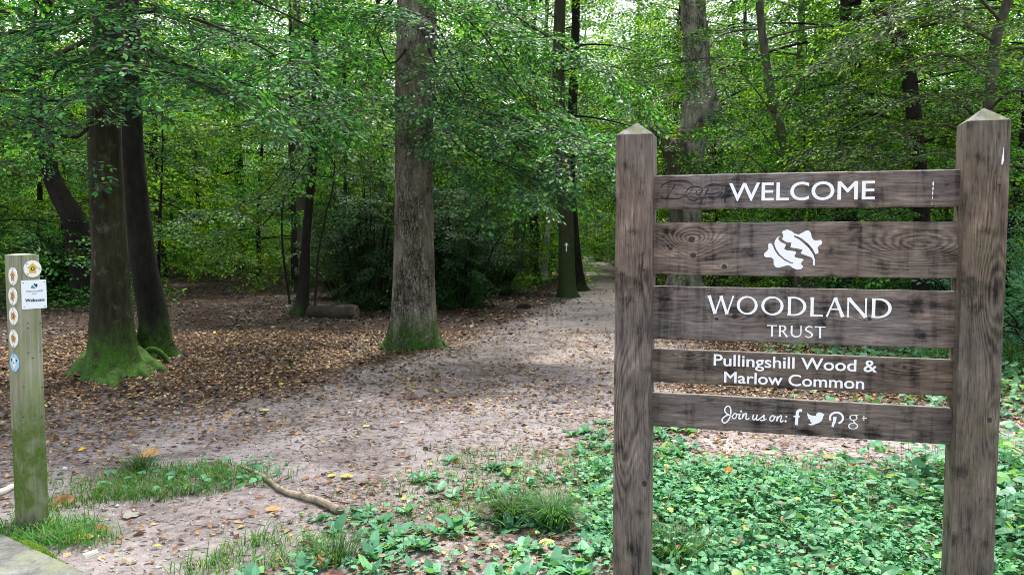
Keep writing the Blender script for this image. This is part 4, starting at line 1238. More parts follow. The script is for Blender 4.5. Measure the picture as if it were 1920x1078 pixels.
def sign_bed(x, y):
    # dense bed under and behind the sign: bounded by the side path at the back
    back = 5.35 - .02 * x + .12 * noise2(x, y, 1.5, 71)
    left = .50 + .18 * noise2(x, y, 2.2, 73)
    return smooth(0, .35, back - y) * smooth(-.25, .55, x - left)
x, y, r = scatter(80000, .2, 5.5, 2.4, 5.7, lambda x, y: sign_bed(x, y) * np.clip(.70 + 1.1 * noise2(x, y, 2.6, 75), .10, 1), 541)
cover('ground_cover', 'dense mint green bed of low lobed leaves under and behind the sign', x, y, r, lambda x, y, r: .025 + .085 * r.random(len(x)) ** .7 + .05 * np.clip(noise2(x, y, 2.0, 76), -.3, 1), .018, .040, LEAF_COVER)
x, y, r = scatter(700, .5, 4.5, 2.5, 5.2, lambda x, y: sign_bed(x, y), 542)
cover('tall_weeds', 'taller pointed leaves standing up out of the low leafy bed', x, y, r, lambda x, y, r: .09 + .10 * r.random(len(x)), .06, .10, LEAF_BRAMBLE, OVAL, OVALF, .5)
x, y, r = scatter(3200, 2.0, 5.2, 2.6, 5.2, lambda x, y: smooth(2.1, 2.5, x - .0) * smooth(.4, .9, x * .42 - (y - 3.6) * -.0 - .2), 543)
cover('broad_weeds', 'bigger leafy weeds right of the right-hand sign post', x, y, r, lambda x, y, r: .08 + .28 * r.random(len(x)), .045, .085, LEAF_BRAMBLE, LOBED, LOBF, .45)

def front_bed(x, y):
    # patchy weeds between the path and the left sign post
    e = ell(x, y, .30, 3.85, 1.55, 1.6, .25)
    e2 = ell(x, y, -.55, 3.45, 1.0, .55, .2)
    e3 = ell(x, y, .85, 5.6, .5, 1.3, -.2)
    m = np.maximum(np.maximum(e, e2), e3)
    return smooth(-.05, .55, m + .40 * noise2(x, y, 2.4, 81)) * np.clip(.48 + 1.3 * noise2(x, y, 3.6, 82), .04, 1)
x, y, r = scatter(15000, -1.7, 1.9, 2.5, 7.2, front_bed, 544)
cover('low_weeds', 'patchy low weeds and clover between the path and the left sign post', x, y, r, lambda x, y, r: .008 + .045 * r.random(len(x)), .014, .048, LEAF_COVER)
def rosettes(name, label, n, box, dens, seed, lmin, lmax, mat, nl=(4, 8), cat='ground cover', wid=1.0):
    cx, cy, r = scatter(n, *box, dens, seed)
    X, Y, A, L, E = [], [], [], [], []
    for x0, y0 in zip(cx, cy):
        k = r.integers(*nl); a0 = r.uniform(0, 6.28); l0 = r.uniform(lmin, lmax)
        for q_ in range(k):
            X.append(x0 + r.normal(0, .006)); Y.append(y0 + r.normal(0, .006)); A.append(a0 + q_ * 6.28 / k + r.normal(0, .3)); L.append(l0 * r.uniform(.65, 1.15)); E.append(r.uniform(.15, .95))
    X, Y, A, L, E = map(np.array, (X, Y, A, L, E))
    D = np.stack([np.cos(A) * np.cos(E), np.sin(A) * np.cos(E), np.sin(E)], 1)
    N = np.stack([-np.cos(A) * np.sin(E) + r.normal(0, .2, len(A)), -np.sin(A) * np.sin(E) + r.normal(0, .2, len(A)), np.cos(E)], 1)
    b = Buf()
    T = OVAL.copy(); T[:, 1] *= .80 * wid; T[:, 2] = -.16 * T[:, 0] ** 2 + .12 * np.abs(T[:, 1])
    broad(b, np.stack([X, Y, gz(X, Y) + .004], 1), D, N, L, T, OVALF)
    return tag(link(name, b.mesh(name, [mat])), label, cat, kind='stuff')
rosettes('plantain', 'rosettes of pointed oval leaves growing on the bare soil by the path', 2300, (-1.7, 1.9, 2.5, 6.8), front_bed, 545, .045, .115, LEAF_BRAMBLE)
rosettes('nettle_bed', 'small upright pointed leaf clusters rising through the low leafy bed', 3800, (.3, 5.2, 2.5, 5.5), lambda x, y: sign_bed(x, y) * np.clip(.35 + 1.3 * noise2(x, y, 2.2, 79), .03, 1), 546, .06, .12, LEAF_COVER, (4, 7), wid=1.2)
g = on_ground(310, 905)
x, y, r = scatter(260, g[0] - .8, g[0] + .9, g[1] - .4, g[1] + .5, lambda x, y: smooth(0, .5, ell(x, y, g[0] + .15, g[1] + .1, .8, .4, .2)), 546)
cover('plantain', 'a few oval green leaves among the grass by the fallen stick', x, y, r, lambda x, y, r: .02 + .03 * r.random(len(x)), .04, .07, LEAF_COVER, OVAL, OVALF, .4)

x, y, r = scatter(1400, .4, 5.2, 2.5, 5.5, lambda x, y: sign_bed(x, y) * .8, 552)
cover('bed_litter', 'brown and yellow dead leaves caught among the low leafy bed', x, y, r, lambda x, y, r: .05 + .07 * r.random(len(x)), .025, .055, LITTER, OVAL, OVALF, .5, False, 'leaf litter')
x, y, r = scatter(1500, -1.7, 1.8, 2.5, 6.6, lambda x, y: np.clip(front_bed(x, y) * 2, 0, 1), 553)
cover('weed_litter', 'curled brown leaves lying among the patchy weeds', x, y, r, lambda x, y, r: .01 + .03 * r.random(len(x)), .03, .075, LITTER, OVAL, OVALF, .45, False, 'leaf litter')
x, y, r = scatter(2600, .3, 5, 2.5, 5.5, lambda x, y: sign_bed(x, y) * np.clip(.3 + 1.5 * noise2(x, y, 2.5, 77), .05, 1), 554)
b = Buf(); blades(b, x, y, r, .08, .2, .0022, .6)
tag(link('bed_grass', b.mesh('bed_grass', [GRASS])), 'thin grass blades standing through the low leafy bed', 'grass', kind='stuff')
# brambles and ferns beyond the side path and along the wood edges
def bramble_area(x, y):
    a = smooth(0, 1.2, x - (2.2 + .22 * (y - 6.4))) * smooth(6.3, 6.9, y)
    return a * np.clip(.55 + 1.1 * noise2(x, y, .9, 84), .03, 1)
x, y, r = scatter(26000, 1.5, 15, 6.2, 14, bramble_area, 547)
cover('bramble_patch', 'low bramble leaves beyond the side path behind the sign', x, y, r, lambda x, y, r: .03 + r.random(len(x)) * (.10 + .05 * np.clip(y - 7, 0, 6) * np.clip(.6 + noise2(x, y, .6, 85), .1, 1.3)), .05, .10, LEAF_BRAMBLE, LOBED, LOBF, .5)
x, y, r = scatter(15000, 5.5, 18, 12, 26, lambda x, y: np.clip(.6 + noise2(x, y, .6, 86), .1, 1) * smooth(0, 1, x - .33 * y), 548)
cover('bramble_patch', 'blue green bramble thicket under the trees behind the emblem board', x, y, r, lambda x, y, r: .05 + r.random(len(x)) * .55, .08, .15, LEAF_BRAMBLE, OVAL, OVALF, .5, False)
def far_under(x, y):
    d = np.abs(x - np.interp(y, PATH_MAIN[::-1, 0], PATH_MAIN[::-1, 1]))
    return smooth(1.0, 2.2, d + .5 * noise2(x, y, .5, 87)) * smooth(25.5, 28, y + 2 * noise2(x, y, .3, 88) + 2 * smooth(-3, 0, x)) * np.clip(.6 + noise2(x, y, .5, 89), .1, 1)
x, y, r = scatter(52000, -36, 36, 22.5, 62, far_under, 549)
cover('undergrowth', 'bright green undergrowth on the floor far back in the wood', x, y, r, lambda x, y, r: .05 + r.random(len(x)) ** 1.3 * (.5 + .4 * noise2(x, y, .4, 90)), .14, .28, LEAF_BRIGHT, OVAL, OVALF, .5, False)
x, y, r = scatter(3500, -11.5, -6.0, 15.0, 21, lambda x, y: smooth(0, .5, ell(x, y, -9.6, 17.5, 2.6, 1.9, 0)), 550)
cover('undergrowth', 'dim low undergrowth behind the waymarker post by the mossy pair', x, y, r, lambda x, y, r: .03 + r.random(len(x)) * .4, .06, .12, LEAF, OVAL, OVALF, .5, False)
x, y, r = scatter(3500, -2.2, 1.0, 20.5, 27, lambda x, y: smooth(0, .5, ell(x, y, -.6, 24, 1.9, 3.0, 0)), 551)
cover('undergrowth', 'bright low plants between the holly bushes and the slim trunks', x, y, r, lambda x, y, r: .03 + r.random(len(x)) * .45, .07, .13, LEAF_BRIGHT, OVAL, OVALF, .5, False)
# two ferny shrubs on either side of the far path
shr = bush_mesh(260, .9, 1.3, 26, LEAF_BRIGHT, 1.0, sc=.5)
put_bush('shrub', 'leafy shrub at the left edge of the path where it disappears', 'shrub', 5.2, 48.0, shr, 1.2)
put_bush('shrub', 'leafy shrub at the right edge of the path beside the left sign post', 'shrub', 5.05, 33.0, shr, 1.0, 2.0)

rsh = bush_mesh(270, .9, 1.25, 34, LEAF_BRAMBLE, 1.2, sc=.42)
put_bush('shrub', 'low leafy shrub at the right edge of the picture beyond the side path', 'shrub', 6.3, 9.2, rsh, 1.0)
put_bush('shrub', 'bigger leafy shrub behind the right sign post among the brambles', 'shrub', 7.3, 11.6, rsh, 1.35, 2.2)
put_bush('shrub', 'leafy shrub in the gap under the leaf emblem board at its right end', 'shrub', 8.6, 15.6, rsh, 1.2, 4.0)

# ------------------------------------------------------------------ the welcome sign
PHI = R(15.7)
ex = np.array([math.cos(PHI), -math.sin(PHI), 0]); ey = np.array([math.sin(PHI), math.cos(PHI), 0])
bR = at(1795, 442, 2.80)
# left board end: where the sight line at px 1223 meets the board plane
d_ = ray(1223, 442)
tL = np.dot(bR - EYE, ey) / np.dot(d_, ey)
bL = EYE + d_ * tL
BL = float(np.dot(bR - bL, ex))
S0 = np.array([bL[0], bL[1], 0.0])
sign = thing('welcome_sign', 'weathered oak welcome sign of two posts and five lettered boards beside the path', 'sign', tuple(S0), -PHI)

def sl_(px, py, ly=0.0):            # survey a photograph point onto the board plane: local (x, z)
    d = ray(px, py)
    o = S0 + ey * ly
    t = np.dot(o - EYE, ey) / np.dot(d, ey)
    p = EYE + d * t - S0
    return np.array([np.dot(p, ex), p[2]])

def chamfer_box(buf, x0, x1, y0, y1, z0, z1, c=.004, axis='x', wob=0.0, seed=0, nseg=24):
    """board running along x, eased edges, a little uneven along its length"""
    prof = [(y0 + c, z0), (y1 - c, z0), (y1, z0 + c), (y1, z1 - c), (y1 - c, z1), (y0 + c, z1), (y0, z1 - c), (y0, z0 + c)]
    xs = np.linspace(x0, x1, nseg)
    V = []
    for i, X in enumerate(xs):
        for (Y, Z) in prof:
            q = np.array([[X * 9, Y * 30, Z * 20]])
            w = wob * fbm(q, 2, seed)[0]
            V.append((X, Y, Z + (w if Z > (z0 + z1) / 2 else -w * .6)))
    q = [(i * 8 + j, i * 8 + (j + 1) % 8, (i + 1) * 8 + (j + 1) % 8, (i + 1) * 8 + j) for i in range(nseg - 1) for j in range(8)]
    q = [(a, d, c_, b_) for a, b_, c_, d in q]
    e0 = [(0, 7, k + 1) for k in ()]
    buf.add(V, q, [(0, k, k + 1) for k in range(1, 7)] + [((nseg - 1) * 8, (nseg - 1) * 8 + k + 1, (nseg - 1) * 8 + k) for k in range(1, 7)])

def post_mesh(name, w, d, z0, z1, cap_h, mats, c=.006, wob=.0012, seed=0, nz=40, over=.0):
    """square post, eased arrises, four-sided pyramid top; local origin at the front-left corner"""
    prof = [(c, 0), (w - c, 0), (w, c), (w, d - c), (w - c, d), (c, d), (0, d - c), (0, c)]
    b = Buf()
    V = []
    zs = np.linspace(z0, z1, nz)
    for Z in zs:
        for (X, Y) in prof:
            n_ = fbm(np.array([[X * 12, Y * 12, Z * 6]]), 2, seed)[0] * wob
            V.append((X + (n_ if X > w / 2 else -n_), Y + (n_ if Y > d / 2 else -n_), Z))
    q = [(i * 8 + j, i * 8 + (j + 1) % 8, (i + 1) * 8 + (j + 1) % 8, (i + 1) * 8 + j) for i in range(nz - 1) for j in range(8)]
    b.add(V, q)
    if cap_h > 0:
        k = (nz - 1) * 8
        top = [V[k + j] for j in range(8)]
        ap = (w / 2, d / 2, z1 + cap_h)
        b.add(top + [ap], None, [(j, (j + 1) % 8, 8) for j in range(8)], 1)
    return b.mesh(name, mats)

POST_L = wood_mat('left_post_oak', 'z', [(.78, .04, .20, .045, .10, 0), (.60, .12, .12, .04, -.08, .010), (1.42, .11, .10, .02, .03, .004), (.98, .05, .16, .05, .05, 0)], stain=.8, freq=42)
POST_R = wood_mat('right_post_oak', 'z', [(1.36, .09, .20, .05, .11, 0), (1.15, .02, .25, .05, -.06, 0), (.92, .10, .1, .03, .05, .008), (1.72, .10, .10, .025, .04, .003)], light=(.145, .122, .096), stain=.9, freq=44, green=.35)
CAPM = None
def cap_mat():
    k = NT('weathered_post_top')
    co = k.coord()
    n = k.noise(co, 26, 5, .65)
    n2 = k.noise(co, 9, 3, .6)
    col = k.ramp(n, [(.3, (.045, .045, .030)), (.5, (.10, .098, .078)), (.7, (.18, .175, .15))])
    col = k.mix(k.mapr(n2, .5, .65), col, (.085, .10, .045))
    return k.done(k.bsdf(col, .9, n, .003, 1.0, .15))
CAPM = cap_mat()
FY = -.072
l0 = sl_(1153.4, 442, FY)[0]; l1 = sl_(1222.6, 442, FY)[0]
r0 = sl_(1807.0, 442, FY)[0]; r1 = sl_(1889.0, 442, FY)[0]
zl = sl_(1188, 252, FY)[1]; zr = sl_(1850, 226, FY)[1]
for x0, x1, zt, m, lab, sd in ((l0, l1, zl, POST_L, 'left post with dark swirling grain', 3), (r0, r1, zr, POST_R, 'right post, browner, with a pale streak near its top', 4)):
    o = link('post', post_mesh('post', x1 - x0, .15, -.35, zt, .052, [m, CAPM], seed=sd), sign, (x0, FY, 0))
    o['label'] = lab
    if sd == 4: post_right = o

BOARDS = [  # front-face corners in the photograph: top left, top right, bottom left, bottom right
    ('board with the word WELCOME and scratched scribble', 330.5, 315.5, 392.5, 387.0, [(.15, 1.73, .05, .02, .03, 0), (.55, 1.66, .10, .02, -.03, 0)]),
    ('wide board with the leaf emblem and a round knot', 418.7, 413.6, 515.5, 522.0, [(.148, 1.535, .085, .042, .155, .011), (.155, 1.475, .05, .018, .04, .010), (.07, 1.50, .03, .014, .03, .006), (.27, 1.433, .02, .012, .03, .009), (.94, 1.515, .135, .045, .13, 0)]),
    ('wide board with the words WOODLAND TRUST', 537.5, 546.0, 634.0, 655.0, [(.24, 1.27, .03, .014, .03, .006), (.245, 1.235, .03, .014, .03, .006), (.31, 1.245, .05, .016, .04, .008), (.78, 1.25, .07, .02, .05, .006)]),
    ('board with the name of the wood and common', 655.5, 676.0, 714.0, 745.5, [(.14, 1.09, .06, .02, .05, .005), (.9, 1.08, .08, .02, .04, .006)]),
    ('lowest board with the line of social icons', 737.5, 767.5, 797.0, 836.0, [(.45, .95, .04, .014, .03, .006), (.72, .95, .05, .02, .04, .007)])]
board_obs = []
for i, (lab, tl, tr, bl, br, kn) in enumerate(BOARDS):
    zt = (sl_(1224, tl)[1] + sl_(1794, tr)[1]) / 2
    zb = (sl_(1223, bl)[1] + sl_(1790, br)[1]) / 2
    b = Buf(); chamfer_box(b, -.012, BL + .012, 0, .045, zb, zt, .004, wob=.0016, seed=20 + i)
    kn = [(a, c, sa, sc, am, rd) for a, c, sa, sc, am, rd in kn]
    m = wood_mat('board_oak', 'x', kn, stain=1.0, freq=46, light=[(.186, .160, .148), (.196, .166, .145), (.184, .158, .143), (.160, .128, .102), (.164, .139, .120)][i])
    o = link('board', b.mesh('board', [m]), sign); o['label'] = lab
    board_obs.append(o)

# ---- lettering, cut from outlines surveyed on the boards
def paint_mat():
    k = NT('worn_white_paint')
    co = k.coord()
    n = k.noise(k.vmul(co, (70, 70, 190)), 1.0, 5, .75)
    col = k.ramp(n, [(.29, (.22, .19, .17)), (.35, (.80, .82, .83)), (.8, (.88, .90, .91))])
    return k.done(k.bsdf(col, .6, n, .0006, 1.0, .3))
PAINT = paint_mat()
INK = plain('dark_ink', (.018, .018, .026), .7, .2)

class Let:
    def __init__(self): self.b = Buf(); self.k = 0
    def y(self):
        self.k += 1
        return -.0009 - .00004 * (self.k % 12)
    def poly(self, pts):
        y = self.y()
        tri = [tuple(t) for t in tessellate_polygon([[Vector((p[0], p[1], 0)) for p in pts]])]
        self.b.add([(p[0], y, p[1]) for p in pts], None, tri)
    def stroke(self, pts, w, closed=False):
        y = self.y()
        pts = np.asarray(pts, float)
        n = len(pts)
        w = np.broadcast_to(np.asarray(w, float), (n,))
        if closed:
            t = np.roll(pts, -1, 0) - np.roll(pts, 1, 0)
        else:
            t = np.gradient(pts, axis=0)
        t /= np.linalg.norm(t, axis=1)[:, None] + 1e-12
        nn = np.stack([-t[:, 1], t[:, 0]], 1)
        A, B = pts + nn * w[:, None] / 2, pts - nn * w[:, None] / 2
        V = np.concatenate([A, B])
        m = n if closed else n - 1
        q = [(i, (i + 1) % n, n + (i + 1) % n, n + i) for i in range(m)]
        self.b.add(np.stack([V[:, 0], np.full(2 * n, y), V[:, 1]], 1), q)
    def dot(self, c, r_):
        th = np.linspace(0, 2 * math.pi, 14, endpoint=False)
        self.poly(np.stack([c[0] + r_ * np.cos(th), c[1] + r_ * np.sin(th)], 1))

def text_into(let, s, x0, x1, zb, cap, offset=0.0, zf=None):
    cu = bpy.data.curves.new('t', 'FONT')
    cu.body = s; cu.size = 1.0; cu.resolution_u = 5
    o = bpy.data.objects.new('t', cu); COL.objects.link(o)
    dg = bpy.context.evaluated_depsgraph_get(); dg.update()
    me = bpy.data.meshes.new_from_object(o.evaluated_get(dg))
    v = np.array([x.co[:] for x in me.vertices])
    f = [tuple(p.vertices) for p in me.polygons]
    bpy.data.objects.remove(o); bpy.data.curves.remove(cu); bpy.data.meshes.remove(me)
    u0, u1 = v[:, 0].min(), v[:, 0].max()
    X = x0 + (v[:, 0] - u0) * (x1 - x0) / (u1 - u0)
    Z = zb + v[:, 1] * cap / .727
    tri = []
    for p in f:
        for k in range(1, len(p) - 1): tri.append((p[0], p[k], p[k + 1]))
    e = offset * cap
    for ex_, ez_ in ((0, 0), (e, 0), (-e, 0), (0, e * .6), (0, -e * .6), (e * .7, e * .5), (-e * .7, e * .5), (e * .7, -e * .5), (-e * .7, -e * .5)) if offset else ((0, 0),):
        let.b.add(np.stack([X + ex_, np.full(len(X), let.y()), Z + ez_], 1), None, tri)

def fin(let, name, parent, mat):
    return link(name, let.b.mesh(name, [mat]), parent)

# WELCOME
L1 = Let()
a, c = sl_(1367.2, 377), sl_(1639.4, 373.5)
text_into(L1, 'WELCOME', a[0], c[0], (a[1] + sl_(1639, 373.6)[1]) / 2, sl_(1368, 342.1)[1] - a[1], .016)
fin(L1, 'lettering', board_obs[0], PAINT)
LW = Let()
for (x, y0, y1, w) in ((1750, 340, 349, 3.2), (1749.5, 350.5, 357, 2.6), (1749, 358, 366, 2.0), (1748.4, 368, 374, 1.4), (1747.6, 378, 386, .9)):
    LW.stroke([sl_(x, y0), sl_(x - .3, (y0 + y1) / 2), sl_(x - .4, y1)], np.array([.3, 1, .3]) * w * .0019)
fin(LW, 'paint_mark', board_obs[0], PAINT)
LG = Let()
def Z1(x, y): return sl_(1220 + x / 8.727, 310 + y / 8.727)
for pts in ([(410, 312), (330, 430), (240, 572)], [(170, 372), (200, 320), (330, 265), (480, 247), (620, 272), (690, 340), (672, 410), (600, 482), (480, 540), (350, 555), (230, 547), (165, 510)],
            [(720, 355), (640, 370), (582, 430), (580, 482), (620, 550), (700, 580), (780, 562)], [(720, 355), (800, 362), (852, 400), (805, 470)], [(762, 420), (738, 468), (800, 492)],
            [(950, 370), (880, 500), (812, 628)], [(900, 352), (1000, 312), (1120, 322), (1170, 362), (1142, 430), (1010, 472), (900, 470)], [(1250, 342), (1222, 450), (1215, 622)], [(930, 516), (1080, 520), (1180, 440)]):
    P = catmull([Z1(*p) for p in pts], 30)
    LG.stroke(P, .0030 + .0014 * np.sin(np.linspace(0, 9, 30)))
fin(LG, 'scribble', board_obs[0], INK)

# leaf emblem
def Z3(x, y): return sl_(1420 + x / 11.35, 420 + y / 11.35)
leaf_a = [(520, 185), (560, 140), (640, 120), (720, 150), (800, 205), (880, 225), (960, 185), (1050, 135), (1110, 150), (1140, 200), (1160, 290), (1210, 350), (1270, 355), (1340, 340), (1380, 375), (1370, 430), (1310, 470), (1278, 510), (1300, 560), (1300, 625), (1235, 640),
          (1170, 520), (1080, 420), (960, 320), (860, 268), (785, 245), (775, 270), (880, 325), (980, 405), (1080, 495), (1150, 590), (1200, 670), (1222, 750), (1225, 870), (1200, 884), (1180, 868), (1186, 770), (1150, 710), (1060, 680), (920, 625), (962, 545), (860, 525), (702, 500), (725, 400), (600, 378), (522, 322), (552, 270), (546, 222)]
leaf_b = [(300, 415), (250, 410), (230, 440), (235, 530), (200, 580), (150, 620), (138, 680), (190, 715), (290, 715), (345, 750), (347, 860), (380, 910), (440, 932), (520, 912), (640, 878), (700, 890), (760, 940), (850, 972), (930, 960), (972, 920), (965, 890), (925, 850), (950, 800), (992, 760), (950, 740), (820, 715), (788, 690), (800, 650), (832, 610), (800, 580), (620, 560), (568, 530), (590, 490), (612, 440), (480, 372), (443, 320), (484, 254), (420, 292), (372, 360), (362, 430), (400, 540), (470, 640), (580, 740), (700, 806), (766, 826), (755, 842), (690, 832), (560, 762), (440, 662), (370, 562), (332, 470)]
LL = Let(); LL.poly([Z3(*p) for p in leaf_a]); LL.poly([Z3(*p) for p in leaf_b])
fin(LL, 'leaf_emblem', board_obs[1], PAINT)

# WOODLAND TRUST in flared capitals
L3 = Let()
BOXES = {'big': [('W', 1327.9, 1376.3), ('O', 1381.4, 1420.7), ('O', 1427.3, 1469.2), ('D', 1477.3, 1511.9), ('L', 1519.7, 1543.1), ('A', 1548.9, 1582.2), ('N', 1588.4, 1625.4), ('D', 1634.8, 1671.8)],
         'small': [('T', 1438, 1457), ('R', 1460.5, 1477), ('U', 1482.4, 1503.5), ('S', 1509.3, 1524.4), ('T', 1527.5, 1547.8)]}
def edge_y(x, size):
    if size == 'big': return 554.3 + (x - 1350) * 5.0 / 300, 588.3 + (x - 1350) * 7.9 / 300
    return 609.4 + (x - 1450) * 2.5 / 90, 630.6 + (x - 1450) * 3.2 / 90
def glyph(let, ch, x0, x1, z0, z1):
    W, H = x1 - x0, z1 - z0
    T = .155 * H; t = .085 * H          # stem and hairline
    pt = lambda u, v: (x0 + u * W, z0 + v * H)
    def seg(a, b, w0, w1=None):
        w1 = w0 if w1 is None else w1
        P = np.array([pt(*a), pt(*b)])
        s = np.linspace(0, 1, 7)[:, None]
        wid = np.linspace(w0, w1, 7) * (1 + .28 * (2 * np.linspace(0, 1, 7) - 1) ** 4)
        let.stroke(P[0] * (1 - s) + P[1] * s, wid)
    e = T / 2 / W
    if ch == 'W':
        seg((.03, 1), (.27, 0), T); seg((.27, 0), (.50, .97), t); seg((.49, 1), (.735, 0), T * .95); seg((.735, 0), (.97, 1), t)
    elif ch == 'O':
        th = np.linspace(0, 2 * math.pi, 49)[:-1]
        wid = t + (T - t) * np.abs(np.cos(th + .25)) ** 1.3
        let.stroke([pt(.5 + (.5 - e) * math.cos(a), .5 + .5 * (1 - t / H) * math.sin(a)) for a in th], wid, True)
    elif ch == 'D':
        seg((e, 0), (e, 1), T)
        th = np.linspace(math.pi / 2, -math.pi / 2, 25)
        P = [pt(e, 1 - t / 2 / H)] + [pt(.32 + (.68 - e) * math.cos(a), .5 + (.5 - t / 2 / H) * math.sin(a)) for a in th] + [pt(e, t / 2 / H)]
        let.stroke(P, [t] + list(t + (T - t) * np.cos(th) ** 1.2) + [t])
    elif ch == 'L':
        seg((e, 0), (e, 1), T); seg((e, t / 2 / H), (1, t / 2 / H), t)
    elif ch == 'A':
        seg((.045, 0), (.50, .99), t); seg((.50, 1), (.955, 0), T); seg((.22, .40), (.74, .40), t * .9)
    elif ch == 'N':
        seg((.05, 0), (.05, 1), t); seg((.06, .98), (.95, .02), T); seg((.95, 0), (.95, 1), t)
    elif ch == 'T':
        seg((.5, 0), (.5, 1), T); seg((0, 1 - t / 2 / H), (1, 1 - t / 2 / H), t)
    elif ch == 'R':
        seg((e, 0), (e, 1), T)
        th = np.linspace(math.pi / 2, -math.pi / 2, 17)
        P = [pt(e, 1 - t / 2 / H)] + [pt(.38 + .36 * math.cos(a), .74 + (.26 - t / 2 / H) * math.sin(a)) for a in th] + [pt(.2, .48)]
        let.stroke(P, [t] + list(t + (T - t) * np.cos(th)) + [t]); seg((.42, .5), (.96, 0), T * .9, T)
    elif ch == 'U':
        th = np.linspace(math.pi, 2 * math.pi, 17)
        P = [pt(e, 1), pt(e, .7)] + [pt(.5 + (.5 - e) * math.cos(a), .36 + (.36 - t / 2 / H) * math.sin(a)) for a in th] + [pt(1 - e, .7), pt(1 - e, 1)]
        let.stroke(P, [T, T] + list(np.linspace(T, t * 1.1, 17)) + [t * 1.2, t * 1.2])
    elif ch == 'S':
        P = catmull([(.92, .86), (.70, .955), (.42, .955), (.14, .82), (.16, .63), (.5, .50), (.84, .36), (.87, .17), (.6, .045), (.3, .045), (.04, .15)], 40)
        let.stroke([pt(*p) for p in P], t + (T - t) * np.sin(np.linspace(0, math.pi, 40)) ** 2)
for size in BOXES:
    L3 = Let()
    for ch, a, c in BOXES[size]:
        xm = (a + c) / 2
        yt, yb = edge_y(xm, size)
        lt, rb_ = sl_(a, (yt + yb) / 2), sl_(c, (yt + yb) / 2)
        glyph(L3, ch, lt[0], rb_[0], sl_(xm, yb)[1], sl_(xm, yt)[1])
    fin(L3, 'lettering', board_obs[2], PAINT)

L4 = Let()
a = sl_(1338.5, 684.6); c = sl_(1643.5, 696)
text_into(L4, 'Pullingshill Wood &', a[0], c[0], a[1], sl_(1340, 662.6)[1] - a[1], .024)
fin(L4, 'lettering', board_obs[3], PAINT)
L4 = Let()
a = sl_(1358, 716.6); c = sl_(1619.5, 731)
text_into(L4, 'Marlow Common', a[0], c[0], a[1], sl_(1360, 695.2)[1] - a[1], .024)
fin(L4, 'lettering', board_obs[3], PAINT)

L5 = Let()
def Z7(x, y): return sl_(1340 + x / 12.8, 750 + y / 12.8)
PX = 1 / 12.8 * 2.9 / FPX
for pts, w in (([(388, 300), (382, 200), (345, 146), (295, 146), (248, 200), (248, 265), (290, 320), (340, 352)], 34), ([(388, 300), (368, 400), (310, 500), (238, 543), (188, 510), (182, 455), (240, 392), (330, 352), (405, 392)], 34),
               ([(520, 322), (470, 318), (428, 385), (432, 420), (475, 440), (520, 395), (520, 335), (560, 345), (600, 335)], 28), ([(612, 325), (582, 420), (600, 446), (640, 430)], 34),
               ([(690, 315), (660, 440)], 34), ([(665, 415), (715, 335), (762, 320), (748, 430), (775, 458), (835, 428)], 30),
               ([(932, 340), (912, 430), (940, 466), (1000, 420), (1024, 342)], 32), ([(1024, 342), (998, 440), (1030, 474), (1110, 420), (1190, 352)], 30), ([(1190, 352), (1180, 420), (1188, 465), (1130, 484), (1090, 474)], 30), ([(1180, 478), (1210, 465), (1246, 440)], 24),
               ([(1430, 372), (1375, 372), (1325, 430), (1335, 480), (1375, 498), (1425, 450), (1430, 395), (1480, 400)], 30), ([(1512, 385), (1485, 505)], 36), ([(1490, 478), (1550, 388), (1606, 378), (1578, 490), (1600, 520), (1652, 482)], 30)):
    L5.stroke(catmull([Z7(*p) for p in pts], 26), w * PX)
for p, q in (((635, 263), 26), ((1720, 388), 24), ((1702, 503), 27)):
    L5.dot(Z7(*p), q * PX)
fin(L5, 'lettering', board_obs[4], PAINT)
LI = Let()
def Z8(x, y): return sl_(1470 + x / 11.29, 755 + y / 11.29)
PX8 = 1 / 11.29 * 2.9 / FPX
LI.stroke(catmull([Z8(*p) for p in [(384, 162), (330, 160), (288, 190), (275, 290), (268, 380), (262, 468)]], 20), 62 * PX8)
LI.stroke([Z8(200, 284), Z8(265, 287), Z8(332, 290)], 34 * PX8)
LI.poly([Z8(*p) for p in [(495, 205), (525, 235), (570, 262), (672, 275), (680, 240), (705, 208), (745, 198), (795, 208), (822, 225), (856, 248), (828, 285), (820, 330), (800, 375), (745, 418), (665, 448), (600, 472), (550, 470), (500, 455), (565, 438), (600, 418), (560, 400), (545, 378), (560, 358), (515, 330), (500, 305), (508, 292), (492, 255)]])
th = np.linspace(R(205), R(-72), 34)
LI.stroke([Z8(1110 + 138 * math.cos(a), 318 - 116 * math.sin(a)) for a in th], 44 * PX8)
LI.stroke(catmull([Z8(*p) for p in [(1078, 292), (1068, 380), (1040, 450), (1028, 508)]], 12), np.linspace(66, 46, 12) * PX8)
th = np.linspace(0, 2 * math.pi, 37)[:-1]
LI.stroke([Z8(1468 + 74 * math.cos(a), 310 - 55 * math.sin(a)) for a in th], (11 + 14 * np.abs(np.cos(th))) * PX8, True)
LI.stroke([Z8(1475, 258), Z8(1520, 257), Z8(1568, 256)], 18 * PX8)
LI.stroke(catmull([Z8(*p) for p in [(1500, 362), (1470, 385), (1490, 412), (1520, 440)]], 10), 22 * PX8)
LI.stroke([Z8(1462 + 94 * math.cos(a), 488 - 60 * math.sin(a)) for a in th], (11 + 16 * np.abs(np.cos(th))) * PX8, True)
LI.stroke([Z8(1655, 322), Z8(1705, 320), Z8(1756, 318)], 17 * PX8); LI.stroke([Z8(1690, 265), Z8(1690, 320), Z8(1688, 378)], 17 * PX8)
fin(LI, 'social_icons', board_obs[4], PAINT)
